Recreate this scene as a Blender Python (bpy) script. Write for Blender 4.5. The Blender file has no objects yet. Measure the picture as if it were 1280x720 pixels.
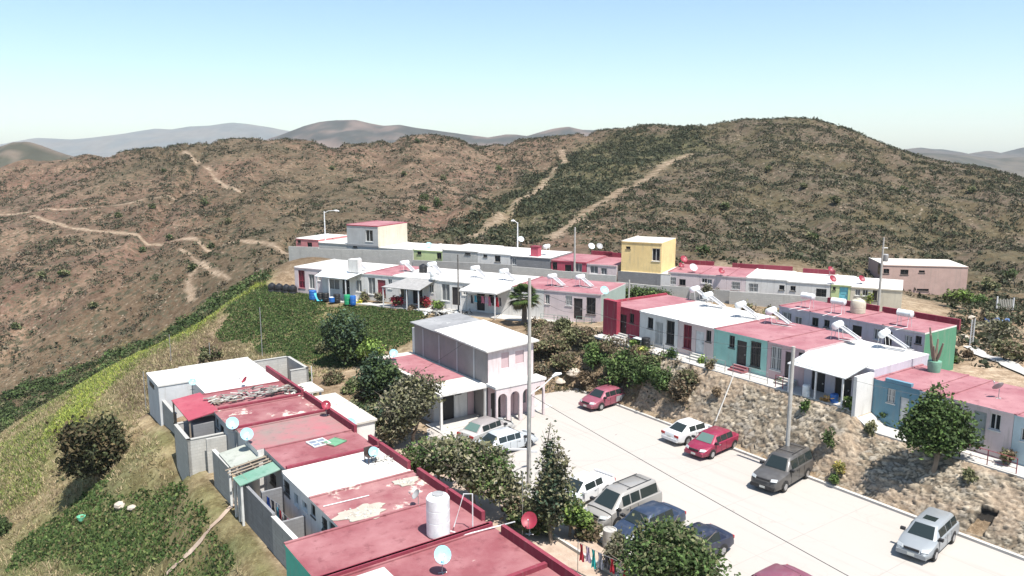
import bpy, math, random
import numpy as np
from mathutils import Vector
random.seed(7); RNG = np.random.default_rng(7)
scene = bpy.context.scene
COL = scene.collection
PI = math.pi
SKYS = .10; EXPO = .89; HAZE = 1.0e-4

# ------------------------------------------------------------------ survey
# The village plan was surveyed from the camera station; these helpers turn a
# bearing in the photograph plus a known height / wall plane into a real point.
F = 985.0; PITCH = math.radians(9.8); CH = 20.0
def ray(px, py):
    dx = (px-640)/F; dy = -(py-360)/F
    return Vector((dx, math.cos(PITCH)+dy*math.sin(PITCH), -math.sin(PITCH)+dy*math.cos(PITCH)))
def W(px, py, z=0.0):
    d = ray(px, py); t = (z-CH)/d.z
    return Vector((d.x*t, d.y*t, z))
def WY(px, py, Y):
    d = ray(px, py); t = Y/d.y
    return Vector((d.x*t, Y, CH+d.z*t))
_n = math.hypot(.575, .818)
U = Vector((.575/_n, -.818/_n, 0)); V = Vector((.818/_n, .575/_n, 0))
def P3(u, v, z=0.0):
    p = U*u+V*v; return Vector((p.x, p.y, z))
def UV(p): return p.x*U.x+p.y*U.y, p.x*V.x+p.y*V.y
ROT_U = math.atan2(U.y, U.x)
class Plane:
    def __init__(s, x, y, ax, ay):
        l = math.hypot(ax, ay); s.a = Vector((ax/l, ay/l, 0)); s.n = Vector((-ay/l, ax/l, 0)); s.o = Vector((x, y, 0))
        s.rot = math.atan2(s.a.y, s.a.x)
    def off(s, d):
        o = s.o+s.n*d; return Plane(o.x, o.y, s.a.x, s.a.y)
    def hit(s, px, py):
        d = ray(px, py); k = s.o.dot(s.n)/(d.x*s.n.x+d.y*s.n.y)
        p = Vector((d.x*k, d.y*k, CH+d.z*k))
        return (p-s.o).dot(s.a), p.z
    def pt(s, t, d=0, z=0):
        p = s.o+s.a*t+s.n*d; return Vector((p.x, p.y, z))
PM = Plane(V.x*46.5, V.y*46.5, U.x, U.y)      # main street row, t == u
PC = Plane(V.x*56.0, V.y*56.0, U.x, U.y)
PLr = Plane(V.x*13.0, V.y*13.0, U.x, U.y)     # near-left row, yard side
PA = Plane(-26, 94.2, .8944, -.4472)
PB = Plane(-30, 112, .8944, -.4472)

# ------------------------------------------------------------------ materials
_M = {}
def nodes_mat(name):
    m = bpy.data.materials.new(name); m.use_nodes = True
    nt = m.node_tree; b = nt.nodes['Principled BSDF']
    return m, nt, b
def N(nt, t, **kw):
    n = nt.nodes.new(t)
    for k, v in kw.items():
        if k in n.inputs: n.inputs[k].default_value = v
        else: setattr(n, k, v)
    return n
def mixc(nt, fac, a, b, mode='MIX'):
    n = nt.nodes.new('ShaderNodeMix'); n.data_type = 'RGBA'; n.blend_type = mode
    for s, v in ((0, fac), (6, a), (7, b)):
        if hasattr(v, 'links') or hasattr(v, 'is_linked'): nt.links.new(v, n.inputs[s])
        elif s == 0: n.inputs[0].default_value = v
        else: n.inputs[s].default_value = (*v[:3], 1)
    return n.outputs[2]
def ramp(nt, sock, a, b):
    n = nt.nodes.new('ShaderNodeMapRange'); n.inputs[1].default_value = a; n.inputs[2].default_value = b
    nt.links.new(sock, n.inputs[0]); return n.outputs[0]
def wpos(nt, scale=(1, 1, 1)):
    g = nt.nodes.new('ShaderNodeNewGeometry'); m = nt.nodes.new('ShaderNodeMapping')
    m.inputs['Scale'].default_value = scale; nt.links.new(g.outputs['Position'], m.inputs[0]); return m.outputs[0]
def opos(nt, scale=(1, 1, 1)):
    g = nt.nodes.new('ShaderNodeTexCoord'); m = nt.nodes.new('ShaderNodeMapping')
    m.inputs['Scale'].default_value = scale; nt.links.new(g.outputs['Object'], m.inputs[0]); return m.outputs[0]
def noi(nt, vec, scale, detail=4, rough=.6):
    n = N(nt, 'ShaderNodeTexNoise'); n.inputs['Scale'].default_value = scale; n.inputs['Detail'].default_value = detail
    n.inputs['Roughness'].default_value = rough; nt.links.new(vec, n.inputs['Vector']); return n.outputs['Fac']
def bump(nt, b, sock, strength=.3, dist=.03):
    n = N(nt, 'ShaderNodeBump'); n.inputs['Strength'].default_value = strength; n.inputs['Distance'].default_value = dist
    nt.links.new(sock, n.inputs['Height']); nt.links.new(n.outputs[0], b.inputs['Normal'])
def L(nt, a, b): nt.links.new(a, b)

def flat(name, c, rough=.6, metal=0, coat=0):
    if name in _M: return _M[name]
    m, nt, b = nodes_mat(name)
    v = noi(nt, opos(nt), 3, 3)
    L(nt, mixc(nt, ramp(nt, v, .35, .7), [x*.82 for x in c], [min(1, x*1.08) for x in c]), b.inputs['Base Color'])
    b.inputs['Roughness'].default_value = rough; b.inputs['Metallic'].default_value = metal; b.inputs['Coat Weight'].default_value = coat
    _M[name] = m; return m
def paint(name, c, dirt=.7):
    """painted render: mottled, with rain streaks running down and a scuffed foot"""
    if name in _M: return _M[name]
    m, nt, b = nodes_mat(name)
    big = noi(nt, wpos(nt), .8, 5, .65)
    st = noi(nt, wpos(nt, (2.2, 2.2, .22)), 1.6, 5, .7)
    fine = noi(nt, wpos(nt), 9, 3)
    base = mixc(nt, ramp(nt, big, .3, .75), [x*.86 for x in c], [min(.85, x*1.05+.01) for x in c])
    g = (.26, .235, .2)
    fac = nt.nodes.new('ShaderNodeMath'); fac.operation = 'MULTIPLY'; L(nt, ramp(nt, st, .52, .78), fac.inputs[0]); fac.inputs[1].default_value = dirt*.75
    col = mixc(nt, fac.outputs[0], base, g)
    fa2 = nt.nodes.new('ShaderNodeMath'); fa2.operation = 'MULTIPLY'; L(nt, ramp(nt, fine, .6, .75), fa2.inputs[0]); fa2.inputs[1].default_value = dirt*.4
    col = mixc(nt, fa2.outputs[0], col, [x*.6 for x in c])
    L(nt, col, b.inputs['Base Color']); b.inputs['Roughness'].default_value = .88
    bump(nt, b, fine, .25, .02)
    _M[name] = m; return m
def roofmat(name, c, fade, patch, wear=.55, pw=.62):
    """weathered roof coating: colour, sun-faded areas, bare patches"""
    if name in _M: return _M[name]
    m, nt, b = nodes_mat(name)
    n1 = noi(nt, wpos(nt), .45, 6, .62); n2 = noi(nt, wpos(nt, (1, 1.0, 1)), 1.7, 6, .7)
    n3 = noi(nt, wpos(nt), .33, 8, .72); n4 = noi(nt, wpos(nt), 14, 3)
    col = mixc(nt, ramp(nt, n1, wear-.17, wear+.17), c, fade)
    col = mixc(nt, ramp(nt, n2, .55, .72), col, [x*.72 for x in c])
    col = mixc(nt, ramp(nt, n3, pw, pw+.04), col, patch)
    f = nt.nodes.new('ShaderNodeMath'); f.operation = 'MULTIPLY'; L(nt, ramp(nt, n4, .58, .72), f.inputs[0]); f.inputs[1].default_value = .35
    col = mixc(nt, f.outputs[0], col, fade)
    L(nt, col, b.inputs['Base Color']); b.inputs['Roughness'].default_value = .85
    bump(nt, b, n2, .2, .03)
    _M[name] = m; return m
def block(name, c, mortar=None):
    """concrete block masonry, courses from object space"""
    if name in _M: return _M[name]
    m, nt, b = nodes_mat(name)
    tc = nt.nodes.new('ShaderNodeTexCoord'); sp = nt.nodes.new('ShaderNodeSeparateXYZ'); L(nt, tc.outputs['Object'], sp.inputs[0])
    ad = nt.nodes.new('ShaderNodeMath'); L(nt, sp.outputs[0], ad.inputs[0]); L(nt, sp.outputs[1], ad.inputs[1])
    cb = nt.nodes.new('ShaderNodeCombineXYZ'); L(nt, ad.outputs[0], cb.inputs[0]); L(nt, sp.outputs[2], cb.inputs[1])
    br = nt.nodes.new('ShaderNodeTexBrick'); L(nt, cb.outputs[0], br.inputs['Vector'])
    br.inputs['Scale'].default_value = 1; br.inputs['Brick Width'].default_value = .4; br.inputs['Row Height'].default_value = .2
    br.inputs['Mortar Size'].default_value = .012
    br.inputs['Color1'].default_value = (*[x*.92 for x in c], 1); br.inputs['Color2'].default_value = (*[x*1.08 for x in c], 1)
    br.inputs['Mortar'].default_value = (*(mortar or [x*.72 for x in c]), 1)
    big = noi(nt, wpos(nt), .9, 5, .65); st = noi(nt, wpos(nt, (2, 2, .3)), 1.3, 4)
    col = mixc(nt, ramp(nt, big, .3, .75), br.outputs[0], [x*.8 for x in c])
    col = mixc(nt, ramp(nt, st, .58, .8), col, [x*.62 for x in c])
    L(nt, col, b.inputs['Base Color']); b.inputs['Roughness'].default_value = .92
    bump(nt, b, br.outputs['Fac'], -.3, .02)
    _M[name] = m; return m
def vcol(name, rough=.9, trans=0, nscale=6, vary=.35):
    if name in _M: return _M[name]
    m, nt, b = nodes_mat(name)
    a = nt.nodes.new('ShaderNodeVertexColor'); a.layer_name = 'Col'
    n = noi(nt, wpos(nt), nscale, 4)
    sc = nt.nodes.new('ShaderNodeMapRange'); sc.inputs[1].default_value = .3; sc.inputs[2].default_value = .7
    sc.inputs[3].default_value = 1-vary; sc.inputs[4].default_value = 1+vary; L(nt, n, sc.inputs[0])
    vm = nt.nodes.new('ShaderNodeVectorMath'); vm.operation = 'SCALE'; L(nt, a.outputs[0], vm.inputs[0]); L(nt, sc.outputs[0], vm.inputs['Scale'])
    L(nt, vm.outputs[0], b.inputs['Base Color']); b.inputs['Roughness'].default_value = rough
    b.inputs['Specular IOR Level'].default_value = .25
    if trans:
        t = nt.nodes.new('ShaderNodeBsdfTranslucent'); L(nt, vm.outputs[0], t.inputs[0])
        mx = nt.nodes.new('ShaderNodeMixShader'); mx.inputs[0].default_value = trans
        L(nt, b.outputs[0], mx.inputs[1]); L(nt, t.outputs[0], mx.inputs[2]); L(nt, mx.outputs[0], nt.nodes['Material Output'].inputs[0])
    _M[name] = m; return m
def glass(name, c=(.02, .025, .03), rough=.12):
    if name in _M: return _M[name]
    m, nt, b = nodes_mat(name); b.inputs['Base Color'].default_value = (*c, 1); b.inputs['Roughness'].default_value = rough
    b.inputs['Specular IOR Level'].default_value = .5
    _M[name] = m; return m
def carpaint(name, c, rough=.32):
    if name in _M: return _M[name]
    m, nt, b = nodes_mat(name)
    v = noi(nt, opos(nt), 2.2, 5, .65)
    L(nt, mixc(nt, ramp(nt, v, .5, .85), c, [x*.75+.06 for x in c]), b.inputs['Base Color'])
    L(nt, ramp(nt, v, -.6, 1.6), b.inputs['Roughness'])
    b.inputs['Metallic'].default_value = .15; b.inputs['Coat Weight'].default_value = .5; b.inputs['Coat Roughness'].default_value = .12
    _M[name] = m; return m

WHITE = paint('white_paint', (.66, .64, .61)); CREAM = paint('cream_paint', (.62, .56, .44))
PINKW = paint('pale_pink_paint', (.60, .49, .47)); PINKG = paint('rose_paint', (.50, .36, .37)); PINKL = paint('light_rose_paint', (.62, .52, .52))
BURG = paint('burgundy_paint', (.30, .03, .055)); REDW = paint('red_paint', (.45, .07, .11)); AQUA = paint('aqua_paint', (.29, .53, .47))
BLUE = paint('blue_paint', (.12, .25, .33)); GREENW = paint('green_paint', (.075, .235, .14)); GREENG = paint('grey_green_paint', (.30, .37, .33))
YEL = paint('yellow_paint', (.78, .58, .27)); LBLUE = paint('light_blue_paint', (.42, .52, .56)); TEAL = paint('teal_paint', (.10, .50, .38))
LIME = paint('lime_paint', (.52, .60, .30)); GPL = paint('grey_plaster', (.38, .385, .385)); GPLD = paint('dark_grey_plaster', (.24, .24, .25))
BROWNP = paint('brown_pink_paint', (.50, .34, .29)); SALM = paint('salmon_paint', (.55, .20, .20)); SKY = paint('sky_blue_paint', (.22, .55, .62)); LILAC = paint('lilac_paint', (.50, .47, .53))
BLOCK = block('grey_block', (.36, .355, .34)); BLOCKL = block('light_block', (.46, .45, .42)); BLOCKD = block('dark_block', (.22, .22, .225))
MARO = paint('maroon_paint', (.20, .022, .042), .35)
R_RED = roofmat('faded_red_roof', (.20, .054, .063), (.31, .14, .145), (.45, .38, .33), .54, .66)
R_RED2 = roofmat('patchy_red_roof', (.20, .054, .063), (.33, .17, .165), (.5, .44, .38), .5, .57)
R_RED3 = roofmat('pink_roof', (.235, .075, .09), (.34, .165, .175), (.5, .4, .38), .48, .7)
R_GRY = roofmat('grey_stained_roof', (.20, .17, .15), (.33, .12, .13), (.3, .28, .25), .5, .66)
R_WHT = roofmat('white_roof', (.60, .58, .55), (.50, .475, .44), (.32, .29, .26), .58, .68)
R_CRM = roofmat('cream_roof', (.50, .465, .41), (.57, .53, .47), (.4, .36, .3), .55, .72)
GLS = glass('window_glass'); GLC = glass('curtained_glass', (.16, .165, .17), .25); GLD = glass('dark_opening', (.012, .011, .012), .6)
FRW = flat('white_frame', (.62, .62, .6), .5); FRD = flat('dark_frame', (.06, .055, .05), .5); FRM = flat('maroon_frame', (.25, .03, .05), .5)
DRD = flat('dark_door', (.035, .028, .028), .55); DRM = flat('maroon_door', (.24, .035, .05), .55); DRW = flat('white_door', (.6, .6, .6), .5); DRG = flat('grey_door', (.3, .34, .34), .5)
DRB = flat('sky_blue_door', (.16, .50, .58), .5)
STEEL = flat('galvanised_steel', (.42, .42, .42), .45, .6); WOOD = flat('weathered_wood', (.26, .21, .16), .9); BARK = flat('bark', (.19, .15, .115), .95)
CONC = paint('concrete', (.46, .44, .41), .5); WPL = flat('white_plastic', (.72, .74, .74), .4); BPL = flat('black_plastic', (.018, .018, .02), .45)
BLP = flat('blue_plastic', (.02, .13, .42), .45); GRP = flat('green_plastic', (.02, .30, .13), .45); BGP = flat('beige_plastic', (.50, .46, .36), .5)
DISHW = flat('dish_white', (.60, .66, .68), .4); DISHC = flat('dish_pale_blue', (.33, .60, .68), .4); DISHR = flat('dish_red', (.26, .02, .04), .5); DISHG = flat('dish_grey', (.3, .3, .3), .5)
POLEM = flat('concrete_pole', (.40, .38, .35), .9); METW = flat('white_metal', (.66, .66, .66), .5); BLK = flat('rubber', (.012, .012, .012), .8)

# ------------------------------------------------------------------ mesh builder
class MB:
    def __init__(s): s.v = []; s.f = []; s.m = []
    def add(s, vs, fs, mi=0):
        o = len(s.v); s.v += [tuple(p) for p in vs]; s.f += [tuple(i+o for i in f) for f in fs]; s.m += [mi]*len(fs); return s
    def box(s, x0, x1, y0, y1, z0, z1, mi=0):
        vs = [(x0,y0,z0),(x1,y0,z0),(x1,y1,z0),(x0,y1,z0),(x0,y0,z1),(x1,y0,z1),(x1,y1,z1),(x0,y1,z1)]
        return s.add(vs, [(0,3,2,1),(4,5,6,7),(0,1,5,4),(1,2,6,5),(2,3,7,6),(3,0,4,7)], mi)
    def quad(s, a, b, c, d, mi=0): return s.add([a,b,c,d], [(0,1,2,3)], mi)
    def prism(s, poly, z0, z1, mi=0, mtop=None):
        n = len(poly); vs = [(p[0],p[1],z0) for p in poly]+[(p[0],p[1],z1) for p in poly]
        s.add(vs, [(i,(i+1)%n,n+(i+1)%n,n+i) for i in range(n)]+[tuple(range(n-1,-1,-1))], mi)
        return s.add([(p[0],p[1],z1) for p in poly], [tuple(range(n))], mi if mtop is None else mtop)
    def slab(s, a, b, c, d, th, mi=0):
        A = [Vector(p) for p in (a,b,c,d)]; nrm = (A[1]-A[0]).cross(A[3]-A[0]).normalized()*th
        B = [p-nrm for p in A]
        return s.add(A+B, [(0,1,2,3),(7,6,5,4),(0,4,5,1),(1,5,6,2),(2,6,7,3),(3,7,4,0)], mi)
    def tube(s, path, r, n=6, mi=0, caps=True):
        path = [Vector(p) for p in path]; rs = r if isinstance(r, (list, tuple)) else [r]*len(path)
        rings = []
        for i, p in enumerate(path):
            d = (path[min(i+1,len(path)-1)]-path[max(i-1,0)]).normalized()
            a = d.cross(Vector((0,0,1)) if abs(d.z)<.9 else Vector((1,0,0))).normalized(); b = d.cross(a)
            rings.append([p+(a*math.cos(2*PI*k/n)+b*math.sin(2*PI*k/n))*rs[i] for k in range(n)])
        vs = [q for rg in rings for q in rg]; fs = []
        for i in range(len(path)-1):
            for k in range(n):
                fs.append((i*n+k, (i+1)*n+k, (i+1)*n+(k+1)%n, i*n+(k+1)%n))
        if caps: fs += [tuple(range(n)), tuple(range((len(path)-1)*n+n-1, (len(path)-1)*n-1, -1))]
        return s.add(vs, fs, mi)
    def lathe(s, prof, n=16, c=(0,0,0), mi=0):
        vs = []; fs = []
        for r, z in prof:
            vs += [(c[0]+r*math.cos(2*PI*k/n), c[1]+r*math.sin(2*PI*k/n), c[2]+z) for k in range(n)]
        for i in range(len(prof)-1):
            for k in range(n): fs.append((i*n+k, i*n+(k+1)%n, (i+1)*n+(k+1)%n, (i+1)*n+k))
        fs.append(tuple(range((len(prof)-1)*n, len(prof)*n))); fs.append(tuple(range(n-1,-1,-1)))
        return s.add(vs, fs, mi)
    def mesh(s, name, mats, smooth=False, sharp=None):
        me = bpy.data.meshes.new(name); me.from_pydata(s.v, [], s.f)
        for m in (mats if isinstance(mats, (list, tuple)) else [mats]): me.materials.append(m)
        me.polygons.foreach_set('material_index', s.m)
        if smooth:
            me.polygons.foreach_set('use_smooth', [True]*len(s.f))
            if sharp: me.set_sharp_from_angle(angle=math.radians(sharp))
        me.update(); return me
    def build(s, name, mats, parent=None, smooth=False, sharp=35, loc=None, rz=0):
        return link(name, s.mesh(name, mats, smooth, sharp), parent, loc, rz)
def link(name, me, parent=None, loc=None, rz=0):
    o = bpy.data.objects.new(name, me); COL.objects.link(o)
    if parent: o.parent = parent
    if loc is not None: o.location = loc
    if rz: o.rotation_euler = (0, 0, rz)
    return o
def tag(o, label=None, cat=None, group=None, kind=None):
    if label: o['label'] = label
    if cat: o['category'] = cat
    if group: o['group'] = group
    if kind: o['kind'] = kind
    return o
def root(name, loc, rz=0, label=None, cat=None, group=None):
    o = bpy.data.objects.new(name, None); COL.objects.link(o); o.empty_display_size = .3
    o.location = loc; o.rotation_euler = (0, 0, rz); return tag(o, label, cat, group)
def npmesh(name, verts, faces, mat, cols=None, smooth=False):
    """verts (n,3), faces (m,k) arrays"""
    me = bpy.data.meshes.new(name); nv = len(verts); nf, k = faces.shape
    me.vertices.add(nv); me.vertices.foreach_set('co', np.asarray(verts, np.float32).ravel())
    me.loops.add(nf*k); me.loops.foreach_set('vertex_index', np.asarray(faces, np.int32).ravel())
    me.polygons.add(nf); me.polygons.foreach_set('loop_start', np.arange(0, nf*k, k, dtype=np.int32))
    me.polygons.foreach_set('loop_total', np.full(nf, k, np.int32))
    if smooth: me.polygons.foreach_set('use_smooth', np.ones(nf, bool))
    me.update(calc_edges=True)
    if cols is not None:
        at = me.color_attributes.new('Col', 'FLOAT_COLOR', 'POINT')
        c = np.ones((nv, 4), np.float32); c[:, :cols.shape[1]] = cols; at.data.foreach_set('color', c.ravel())
    me.materials.append(mat); return me

# ------------------------------------------------------------------ terrain
def sstep(a, b, x):
    t = np.clip((x-a)/(b-a), 0, 1); return t*t*(3-2*t)
CP = []
def cz(px, py, z): p = W(px, py, z); CP.append((p.x, p.y, z))
def cY(px, py, Y): p = WY(px, py, Y); CP.append((p.x, p.y, p.z))
# near left slope
for a in [(0,720,-7),(100,720,-5.6),(200,720,-3.6),(290,700,-1.6),(340,700,-.6),(0,640,-9.5),(90,640,-6),(180,640,-3),(250,600,-1.0),
          (0,560,-12),(60,510,-10.5),(120,540,-5),(180,520,-1.2),(130,465,-7.5),(200,432,-4),(170,480,-3),(260,400,-1),(300,366,1.6),(325,350,2.9),(340,362,3.2),
          (240,440,-1.6),(300,430,-.6),(280,405,.4),(330,425,.3),(350,440,0),(400,450,0),(440,470,0),(470,500,0),(290,380,1.8),
          (450,560,0),(500,560,0),(560,560,0),(620,640,0),(700,700,0),(300,370,1.9),(330,372,3.2),(440,379,3.0),(520,385,3.0),(600,395,3.0),(660,402,3.0),(720,409,3.3),
          (360,366,3.1),(350,345,4.4),(352,330,4.8),(440,372,3.0),(560,384,3.0),(700,403,3.0)]: cz(*a)
for u, v, z in [(-30,11,-.3),(-45,10,-.2),(-56,9.5,-.3),(-66,10,-.8),(-66,19,-.2),(-56,16,0),(-40,16,0),(-20,15,0),(-20,9,-.8),(-10,9,-1.5),(-10,20,0),(-10,35,0),(0,20,0),(-60,24,0),(-62,30,.4),(-62,36,1.8),
                (-54,40,0.6),(-58,44,3.2),(-62,42,2.8),(-50,45,3.6),(-30,50,4),(-40,58,4),(-12,50,3.2),(-15,60,3.6),(-5,48,3),(0,60,3.5),(-25,66,4.2)]:
    p = P3(u, v); CP.append((p.x, p.y, z))
# behind / between rows
for t, d, z in [(0,6,3.2),(20,6,3.2),(38,6,3.2)]: p = PA.pt(t, d); CP.append((p.x, p.y, z))
for t, d, z in [(0,0,5),(15,0,5.1),(30,0,5.2),(45,0,4.9),(60,0,4.1),(76,0,4),(0,9,5.2),(20,9,5.2),(40,9,5.2),(60,9,4.4),(76,9,3.6),(55,-8,3.9),(66,-8,4)]: p = PB.pt(t, d); CP.append((p.x, p.y, z))
# ravine + facing hillsides  (px, py, distance)
for a in [(0,525,112),(60,492,116),(100,468,120),(150,445,122),(200,425,122),(250,395,122),(300,358,124),(-120,560,112),
          (0,470,124),(0,400,140),(0,340,165),(0,300,190),(0,262,230),(0,235,270),(100,420,132),(100,360,148),(100,300,182),(100,250,225),
          (200,380,133),(200,330,156),(200,290,182),(200,240,228),(300,335,132),(300,300,152),(300,260,185),(300,215,235),
          (360,318,125),(400,285,150),(400,240,195),(400,205,240),(520,285,150),(520,240,195),(520,200,245),(590,290,148),(640,275,160),(660,240,205),(690,212,260),
          (760,280,140),(760,240,180),(760,200,230),(880,318,112),(880,280,145),(880,230,190),(880,190,240),(1010,326,108),(1010,280,140),(1010,230,180),(1010,180,228),
          (1150,373,106),(1150,320,128),(1150,270,158),(1150,225,205),(1240,385,94),(1280,350,112),(1280,300,138),(1280,255,175),(1230,420,75),(1280,425,70),(1280,460,58),(1235,445,66),
          (1400,330,120),(1400,270,160),(1400,420,75),(1400,500,50),(-150,330,190),(-150,270,250),(-150,480,130)]: cY(*a)
RIDGE = [(-200,225,300),(-80,212,305),(0,209,300),(22,201,300),(94,192,300),(161,188,298),(225,185,292),(262,180,295),(326,173,300),(379,175,300),(430,178,295),(486,175,290),(520,169,288),(580,177,300),(644,182,330),(700,180,350),
         (735,170,320),(756,164,300),(812,159,290),(856,161,282),(905,154,275),(965,150,268),(1010,148,262),(1040,154,262),(1070,164,262),(1100,180,262),(1119,188,262),(1149,194,262),(1186,205,260),(1242,212,256),(1280,220,250),(1400,245,240)]
for px, py, Y in RIDGE:
    cY(px, py, Y); p = WY(px, py, Y); q = Vector((p.x, p.y, 0))*(1+60/p.y); CP.append((q.x, q.y, p.z-14)); q = Vector((p.x, p.y, 0))*(1+150/p.y); CP.append((q.x, q.y, p.z-34))
CPA = np.array(CP); SC = 100.0
def _tps(P, z):
    n = len(P); d2 = ((P[:, None]-P[None])**2).sum(-1); K = .5*d2*np.log(d2+1e-12); K[np.arange(n), np.arange(n)] = 0
    K += np.eye(n)*2e-4
    A = np.zeros((n+3, n+3)); A[:n, :n] = K; A[:n, n] = 1; A[:n, n+1:] = P; A[n, :n] = 1; A[n+1:, :n] = P.T
    return np.linalg.solve(A, np.concatenate([z, [0, 0, 0]]))
TP = CPA[:, :2]/SC; TW = _tps(TP, CPA[:, 2])
def tps(x, y):
    x = np.atleast_1d(np.asarray(x, float)); y = np.atleast_1d(np.asarray(y, float)); out = np.empty(len(x))
    for i in range(0, len(x), 20000):
        Q = np.stack([x[i:i+20000], y[i:i+20000]], 1)/SC
        d2 = ((Q[:, None]-TP[None])**2).sum(-1); K = .5*d2*np.log(d2+1e-12)
        out[i:i+20000] = K@TW[:-3]+TW[-3]+Q@TW[-2:]
    return out
# cheap value noise
_G = RNG.random((256, 256))
def vn(x, y, s):
    x = x/s+57.3; y = y/s+13.7; xi = np.floor(x).astype(int); yi = np.floor(y).astype(int); fx = x-xi; fy = y-yi
    fx = fx*fx*(3-2*fx); fy = fy*fy*(3-2*fy); g = lambda a, b: _G[a % 256, b % 256]
    return (g(xi,yi)*(1-fx)+g(xi+1,yi)*fx)*(1-fy)+(g(xi,yi+1)*(1-fx)+g(xi+1,yi+1)*fx)*fy
def fbm(x, y, s, o=4):
    r = 0; a = 1; t = 0
    for k in range(o): r = r+a*vn(x+k*31.7, y-k*17.3, s/2**k); t += a; a *= .5
    return r/t
def zterr(u): return 4.0-1.0*sstep(-26.8, -25.2, u)
def G(x, y):
    x = np.atleast_1d(np.asarray(x, float)); y = np.atleast_1d(np.asarray(y, float))
    z = tps(x, y); R = np.hypot(x, y-20)
    u = x*U.x+y*U.y; v = x*V.x+y*V.y
    far = sstep(118, 170, y+.25*np.abs(x))
    z = z+far*((fbm(x, y, 34)-.5)*3.4+(fbm(x+99, y, 9, 3)-.5)*1.0)
    mid = sstep(12, 6, v)*(1-far); z = z+mid*(fbm(x, y, 5, 3)-.5)*.7
    # gullies running down the far slopes
    g = np.abs(fbm(x*1.0+y*.15, y*.25, 22, 3)-.5)*2; z = z-far*sstep(.22, 0, g)*2.2
    out = sstep(420, 620, R); z = z*(1-out)+(-30)*out
    # levelled village ground
    k = sstep(-52.2, -50.6, u)*sstep(8.5, 11, v)*sstep(60, 50, R); k = k*sstep(42.2, 41.6, v); z = z*(1-k)+(-.06)*k
    k = sstep(-60, -58, u)*sstep(18, 20, v)*sstep(37.5, 36, v)*sstep(60, 50, R*0+40); z = z*(1-k)+(-.06)*k*1
    zt = zterr(u)
    k = sstep(-51.5, -49.5, u)*(v > 41.6)*sstep(-2, -8, u); w = np.clip((v-41.7)/(44.75-41.7), 0, 1); zz = w*zt-.3*np.sin(np.clip(w, 0, 1)*PI)-.06
    k = k*sstep(58.0, 55.5, v); z = z*(1-k)+zz*k
    return z
def H1(x, y): return float(G(x, y)[0])
_T = np.concatenate([np.arange(22, 140, .35), np.arange(140, 420, 1.2)])
def hit(px, py):
    d = ray(px, py); x = d.x*_T; y = d.y*_T; z = CH+d.z*_T; g = G(x, y); b = np.nonzero(z < g)[0]
    if not len(b) or b[0] == 0: return Vector((x[-1], y[-1], g[-1]))
    i = b[0]; a0 = z[i-1]-g[i-1]; a1 = g[i]-z[i]; w = a0/(a0+a1); t = _T[i-1]*(1-w)+_T[i]*w
    return Vector((d.x*t, d.y*t, CH+d.z*t))
def inpoly(x, y, poly, soft=1.5):
    """signed soft mask of world polygon"""
    P = np.array([(p[0], p[1]) for p in poly]); n = len(P); ins = np.zeros(len(x), bool); dm = np.full(len(x), 1e9)
    for i in range(n):
        a = P[i]; b = P[(i+1) % n]; c = ((a[1] > y) != (b[1] > y)) & (x < (b[0]-a[0])*(y-a[1])/(b[1]-a[1]+1e-12)+a[0]); ins ^= c
        e = b-a; t = np.clip(((x-a[0])*e[0]+(y-a[1])*e[1])/(e@e+1e-9), 0, 1); dm = np.minimum(dm, np.hypot(x-a[0]-t*e[0], y-a[1]-t*e[1]))
    s = np.where(ins, dm, -dm); return sstep(-soft, soft, s+(fbm(x, y, soft*2.5, 3)-.5)*soft*2)
def lined(x, y, path):
    dm = np.full(len(x), 1e9)
    for a, b in zip(path[:-1], path[1:]):
        a = np.array(a[:2]); b = np.array(b[:2]); e = b-a; t = np.clip(((x-a[0])*e[0]+(y-a[1])*e[1])/(e@e+1e-9), 0, 1); dm = np.minimum(dm, np.hypot(x-a[0]-t*e[0], y-a[1]-t*e[1]))
    return dm
def axis(segs):
    r = [segs[0][0]]
    for a, b, st in segs:
        n = max(1, int(round((b-a)/st))); r += list(a+(b-a)*(np.arange(1, n+1)/n))
    return np.array(r)
ua = axis([(-9000,-2000,1000),(-2000,-600,200),(-600,-450,25),(-450,-300,2.6),(-300,-110,1.7),(-110,-70,1.0),(-70,-2,.5),(-2,40,3),(40,200,20),(200,2000,200),(2000,9000,1000)])
va = axis([(-9000,-2000,1000),(-2000,-400,200),(-400,-150,12),(-150,-30,1.9),(-30,0,.9),(0,64,.5),(64,300,1.8),(300,430,3),(430,700,30),(700,2000,150),(2000,9000,1000)])
gu, gv = np.meshgrid(ua, va, indexing='ij'); gu = gu.ravel(); gv = gv.ravel()
gx = gu*U.x+gv*V.x; gy = gu*U.y+gv*V.y; gz = G(gx, gy)
T_ = lambda pts: [tuple(hit(*p)) for p in pts]
TRAILS = [(T_([(588,298),(620,272),(655,248),(690,222),(706,205),(702,188)]), 1.15), (T_([(690,297),(730,268),(780,235),(830,207),(862,193)]), 1.1),
          (T_([(0,268),(70,262),(130,258),(200,246),(255,235)]), .75), (T_([(40,270),(90,285),(160,292),(240,298),(330,303),(370,312)]), .7), (T_([(225,190),(250,205),(270,225),(300,240)]), .6), (T_([(225,310),(260,335),(285,348)]), .5),
          (T_([(240,375),(235,350),(250,330)]), .6)]
GREENP = [T_([(290,372),(420,382),(540,392),(555,408),(520,425),(470,450),(400,452),(310,446),(285,410)]), T_([(0,720),(30,680),(90,640),(150,625),(200,628),(240,640),(225,675),(170,700),(110,720)]),
          T_([(215,720),(245,690),(290,650),(290,690),(255,720)])]
LUSH = T_([(0,560),(60,505),(150,440),(230,400),(325,350),(330,356),(240,420),(180,450),(110,520),(70,560),(50,620),(0,640)])
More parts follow.
